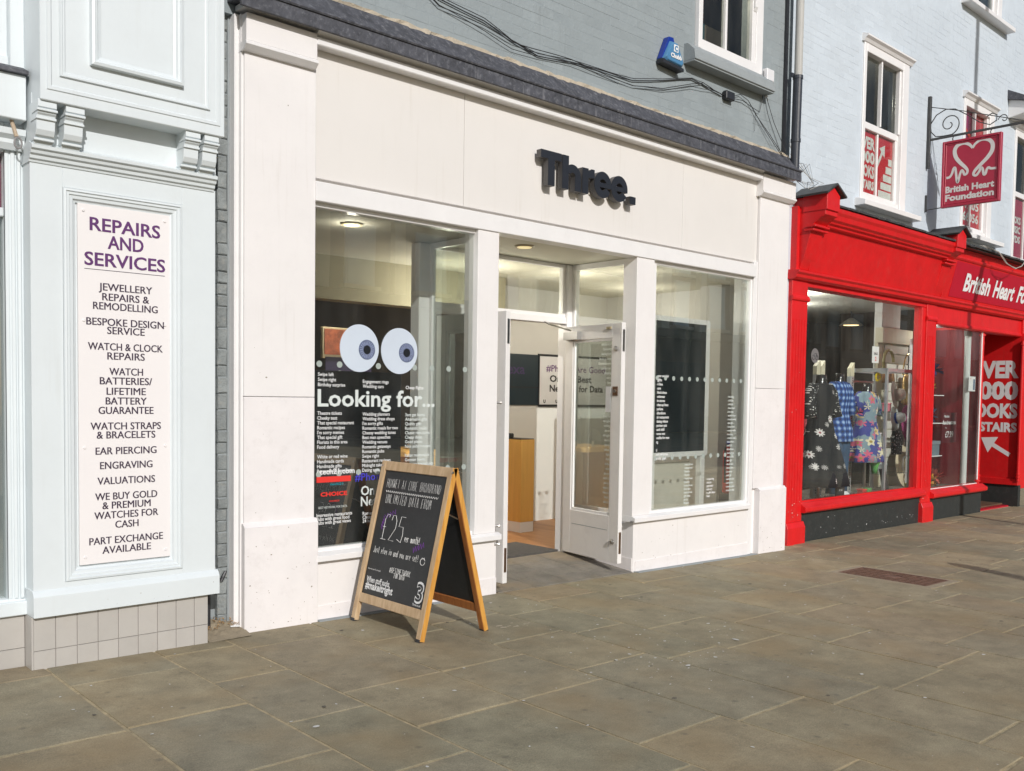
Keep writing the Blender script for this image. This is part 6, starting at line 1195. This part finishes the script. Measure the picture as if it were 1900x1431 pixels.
# chalk writing: simple hand-drawn strokes
GL = {'A': '003a60 1454', 'B': '000a4a585505 354350300 0', 'C': '697a2a082050 5061', 'D': '000a3a673000', 'E': '6a0a0060 0555', 'F': '6a0a00 0555', 'H': '000a 0565 6a60', 'I': '303a', 'K': '000a 6a0460', 'L': '0a0060', 'M': '000a346a60', 'N': '000a606a',
      'O': '2a08022040626842 2a', 'R': '000a4a685605 3560', 'S': '695a1a080655635010 01', 'T': '0a6a 3a30', 'U': '0a021040626a', 'W': '0a1035506a', '#': '1029 4059 0363 0767', '£': '697a4a2820 0060 0545', '2': '081a4a68650060', '5': '6a1a065663501001',
      'a': '561604021040525 6 5650', 'd': '5a50 541605011051', 'e': '0353561603011050', 'g': '561604135 3 565010', 'h': '0a00 0416465450', 'i': '2620 2928', 'J': '5a52300002', 'l': '2a20', 'm': '0600 0416263430 3446566460', 'n': '0600 0416465450', 'o': '2604022040525446 26', 'p': '0600 064655 4303', 'r': '0600 042646', 's': '5616044351400 0', 't': '2a213050 0656', 'u': '06021050 5650', 'y': '0630 5610', '!': '2a23 2120', ' ': '', '~': ''}
GL['B'] = '000a4a585505 3543634000'; GL['C'] = '697a2a082050 61'; GL['C'] = '695a2a08022050 61'.replace(' ', ''); GL['O'] = '2a0802204062682a'; GL['S'] = '695a1a0806556350 01'.replace(' ', ''); GL['a'] = '5616040210405256 5650'; GL['g'] = '561604135356 5650 10'.replace(' 10', '10'); GL['o'] = '260402204052542 6'.replace(' ', ''); GL['p'] = '0600 064655 4303'.replace(' 4303', '4303').replace('0600 ', '0600 '); GL['s'] = '561604435140'; GL['5'] = '6a1a0656635001'
def strokes(s, u0, v0, h, w, m, r=.0022, wob=.15, name='chalk_line'):
    """writes s from (u0,v0) in board fractions; h letter height in m, w total width in m"""
    BW, BH = Wd-.092, Ln-.247; X0 = Uu*.046+Vv*.185
    adv = w/max(1, len(s)); mb = MB(); rr = random.Random(len(s)*7+1)
    for i, c in enumerate(s):
        jit = rr.uniform(-.04, .04)*h; big = 1.0
        for seg in GL.get(c, '').split():
            seg = seg[:len(seg)//2*2]
            pts = [(int(seg[k], 16), int(seg[k+1], 16)) for k in range(0, len(seg), 2)]
            if len(pts) < 2: continue
            P = []
            for a, b in pts:
                u = u0*BW+adv*(i+.15+a/6*.62)+rr.uniform(-1, 1)*wob*.004; v = (1-v0)*BH+b/10*h+jit+rr.uniform(-1, 1)*wob*.01*h*4
                P.append(O+X0+Uu*u+Vv*v+Nn*(-.0135))
            mb.tube(P, r, 4)
    return mb.build(name, m, ab)
strokes('HUAWEI AI CUBE BROADBAND', .06, .135, .058, .87*(Wd-.092), CHALK, .0007); strokes('UNLIMITED DATA FROM', .09, .262, .060, .74*(Wd-.092), CHALK, .0008)
[strokes(c_, .11+.133*i_, .545, .165, .135*(Wd-.092), CHALK, .0017) for i_, c_ in enumerate('£25')]; strokes('per month!', .52, .535, .045, .25*(Wd-.092), CHALK, .0013)
strokes('Just plug in and you are set!', .06, .665, .042, .74*(Wd-.092), CHALK, .0010); strokes('#BESTNETWORK', .38, .790, .034, .34*(Wd-.092), CHALK, .0010); strokes('FOR DATA', .47, .825, .030, .17*(Wd-.092), CHALK, .0010)
def bp(u, v, l=-.0135): return O+Uu*(.046+u*(Wd-.092))+Vv*(.185+(1-v)*(Ln-.247))+Nn*l
MB().tube([bp(.07+.84*i/48, .168+.012*((i % 2)*2-1)*.6) for i in range(49)], .0018, 4).build('chalk_line', CHALK, ab)
for c0, c1 in (((.14, .37), (.30, .315)), ((.11, .47), (.13, .38))): MB().tube([bp(c0[0]+(c1[0]-c0[0])*i/8+(.02 if i % 2 else -.01), c0[1]+(c1[1]-c0[1])*i/8+(.018 if i % 2 else -.012)) for i in range(9)], .002, 4).build('chalk_line', PURP, ab)
MB().tube([bp(.68+.16*i/9, .585-.06*i/9+(.025 if i % 2 else -.02)) for i in range(10)], .002, 4).build('chalk_line', PURP, ab)
MB().tube([bp(.86+.035*cos(a), .645+.026*sin(a)+.01) for a in [k*.35 for k in range(18)]], .0018, 4).build('chalk_line', CHALK, ab)
MB().tube([bp(.845, .625), bp(.845, .640)], .002, 4).build('chalk_line', CHALK, ab); MB().tube([bp(.875, .622), bp(.875, .637)], .002, 4).build('chalk_line', CHALK, ab)
def bt(s, u, v, h, w, bold=.03, m=VINW, align='l', nm='print_line', lift=.001): return text(nm, s, bp(u, v, -.0140), m, ab, h=h, w=w, bold=bold, U=Uu, V=Vv, align=align, res=3, lift=lift, strike=(0,))
if Uu.cross(Vv).dot(Nn) < 0: print('board text faces away')
bt('When stuff sucks', .04, .903, .036, .26, .022); bt('#makeitright', .04, .957, .046, .31, .03); bt('Networks sale Terms apply', .03, .805, .010, .145, .0); bt('Three.co.uk', .83, .985, .014, .085, .01)
o = bt('3', .850, .955, .118, .078, .045, VINW, 'l', 'logo_outline'); o = bt('3', .860, .948, .106, .062, .0, BOARD, 'l', 'logo_inner', .0024)

# chips, scuffs and small knocks in the paint
def chips(parent, n, xa, xb, za, zb, y, m, r0=.002, r1=.007, name='paint_chips'):
    mb = MB()
    for i in range(n):
        x = random.uniform(xa, xb); z = za+(zb-za)*random.random()**1.8; r = random.uniform(r0, r1)*(1 if random.random() < .9 else 1.8); k = random.choice([5, 6, 7]); st = random.uniform(.6, 2.0)
        mb.add([(x+r*st*cos(2*pi*j/k)*random.uniform(.5, 1.2), y-.0008, z-r*sin(2*pi*j/k)*random.uniform(.5, 1.2)) for j in range(k)], [tuple(range(k))])
    tag(mb.build(name, m, parent), kind='stuff')
CHIP = mat('bare_chip', (.30, .26, .22), .9); CHIPW = mat('pale_chip', (.62, .50, .46), .8)
chips(ps, 34, 2.64, 3.12, .04, .66, -.0325, CHIP, .0015, .004); chips(ps, 30, 3.16, 4.48, .05, .38, .0035 if False else .0035, CHIP, .0015, .004); chips(ps, 26, 8.30, 8.77, -.06, .56, -.0325, CHIP, .0015, .004); chips(ps, 30, 6.40, 8.1, .0, .38, .0115, CHIP, .0015, .004)
chips(ps, 14, 2.65, 3.1, .75, 3.4, -.0005, CHIP, .001, .003); chips(cs, 26, 9.14, 9.44, .2, 2.4, FY-.0345, CHIPW, .002, .005); chips(cs, 26, 9.5, 12.4, -.05, .2, FY-.0105, VINW, .002, .006); chips(cs, 16, 12.52, 12.78, .2, 2.5, FY-.0345, CHIPW, .002, .005)
chips(js, 7, 1.42, 2.37, .32, .42, Y0-.0265, CHIP, .001, .0022); chips(js, 6, 1.42, 2.34, .03, .30, Y0+.0115, CHIPW, .002, .006)
# mortar smears on the paving
ms = MB()
for cx_, cy_, s_ in ((4.05, -.86, .10), (4.20, -.90, .05), (5.1, -1.75, .05), (3.2, -1.0, .04), (6.9, -1.7, .05)):
    for k in range(7):
        x = cx_+random.uniform(-1, 1)*s_; y = cy_+random.uniform(-1, 1)*s_*.5; r = s_*random.uniform(.12, .35); kk = 8
        ms.add([(x+r*cos(2*pi*j/kk)*random.uniform(.4, 1.3), y+r*.5*sin(2*pi*j/kk)*random.uniform(.4, 1.3), gz(x)+.0038+.0001*k) for j in range(kk)], [tuple(range(kk))])
tag(ms.build('mortar_smears', mat('mortar_smear', (.46, .40, .30), .95, .2, 40), pav), kind='stuff')
# ------------------------------------------------------------------ street furniture out of frame that throws its shadow into the picture
lp = thing('street_lamp', 'tall dark street lamp post standing to the right, its shadow crossing the red fascia', 'street lamp', (12.0, -4.9, gz(12)))
MB().tube([(12.05, -4.9, -.13), (12.05, -4.9, 1.2), (12.05, -4.9, 1.3), (12.05, -4.9, 12.6)], [.085, .08, .065, .055], 12).build('post', BLACKP, lp); MB().tube([(12.05, -4.9, 12.6), (12.4, -4.9, 12.9), (13.0, -4.9, 12.95)], .03, 8).build('arm', BLACKP, lp); MB().box(12.9, 13.5, -5.03, -4.77, 12.86, 12.96).build('lantern', PGREY, lp, .02)
bo = thing('bollard', 'black round topped bollard just outside the right edge of the picture', 'bollard', (8.83, -3.3, gz(8.8)))
MB().rings([(8.80, -3.30, gz(8.83)-.02, .11, .11), (8.80, -3.30, gz(8.83)+.78, .095, .095), (8.80, -3.30, gz(8.83)+.86, .10, .10), (8.80, -3.30, gz(8.83)+.93, .08, .08), (8.80, -3.30, gz(8.83)+.98, .03, .03)], 18).build('shaft', BLACKP, bo)

# ------------------------------------------------------------------ terrace across the street (seen only as reflections)
def terrace(x0, x1, lab, stone, floors=2, h0=5.2):
    t = thing('terrace_building', lab, 'building', ((x0+x1)/2, -24, -.2)); T_ = (x1-x0)
    BX('wall', mat(stone.name+'_recess', (.30, .25, .18), .8, .1, 2), t, x0, x1, -27, -24, -.4, h0+5.6, 0); BX('shop_band', DKSHOP, t, x0+.2, x1-.2, -24.0, -23.88, -.2, h0-1.5, 0); BX('fascia', mat('dark_brown_fascia', (.07, .05, .035), .6), t, x0, x1, -24, -23.8, h0-1.5, h0-.35, 0)
    BX('cornice', STONED, t, x0-.1, x1+.1, -24, -23.45, h0-.35, h0+.05, .02); BX('cornice', STONED, t, x0-.1, x1+.1, -24, -23.5, h0+5.3, h0+5.7, .02)
    n = int(T_/2.9); s = T_/n
    for i in range(n+1): BX('pilaster', stone, t, x0+i*s-.28, x0+i*s+.28, -24, -23.68, h0+.05, h0+5.3, .02)
    for i in range(n):
        cx = x0+(i+.5)*s
        for z0, z1 in ((h0+.35, h0+2.5), (h0+3.0, h0+5.0)):
            w = MB(); w.box(cx-.72, cx+.72, -23.98, -23.9, z0-.08, z1+.08); w = w.build('window', mat('window_white', (.6, .6, .58), .6), t); MB().box(cx-.62, cx+.62, -23.9, -23.88, z0, z1).build('pane', WINB, w)
            BX('sill', stone, t, cx-.85, cx+.85, -24, -23.7, z0-.22, z0-.08, 0)
terrace(14, 27.3, 'long tan stone terrace across the street reflected in the left window', STONE, 2, 5.2)
terrace(27.4, 52, 'second tan stone terrace across the street reflected in the right window', mat('pale_stone', (.60, .54, .43), .8, .1, 2), 2, 4.9)
terrace(52.4, 84, 'distant brown brick terrace across the street reflected in the red shop', mat('brown_brickwork', (.20, .12, .08), .85, .1, 2), 2, 4.6)
terrace(-22, -3, 'grey terrace across the street reflected at the left picture edge', mat('grey_stone', (.28, .27, .25), .8, .1, 2), 2, 4.2)
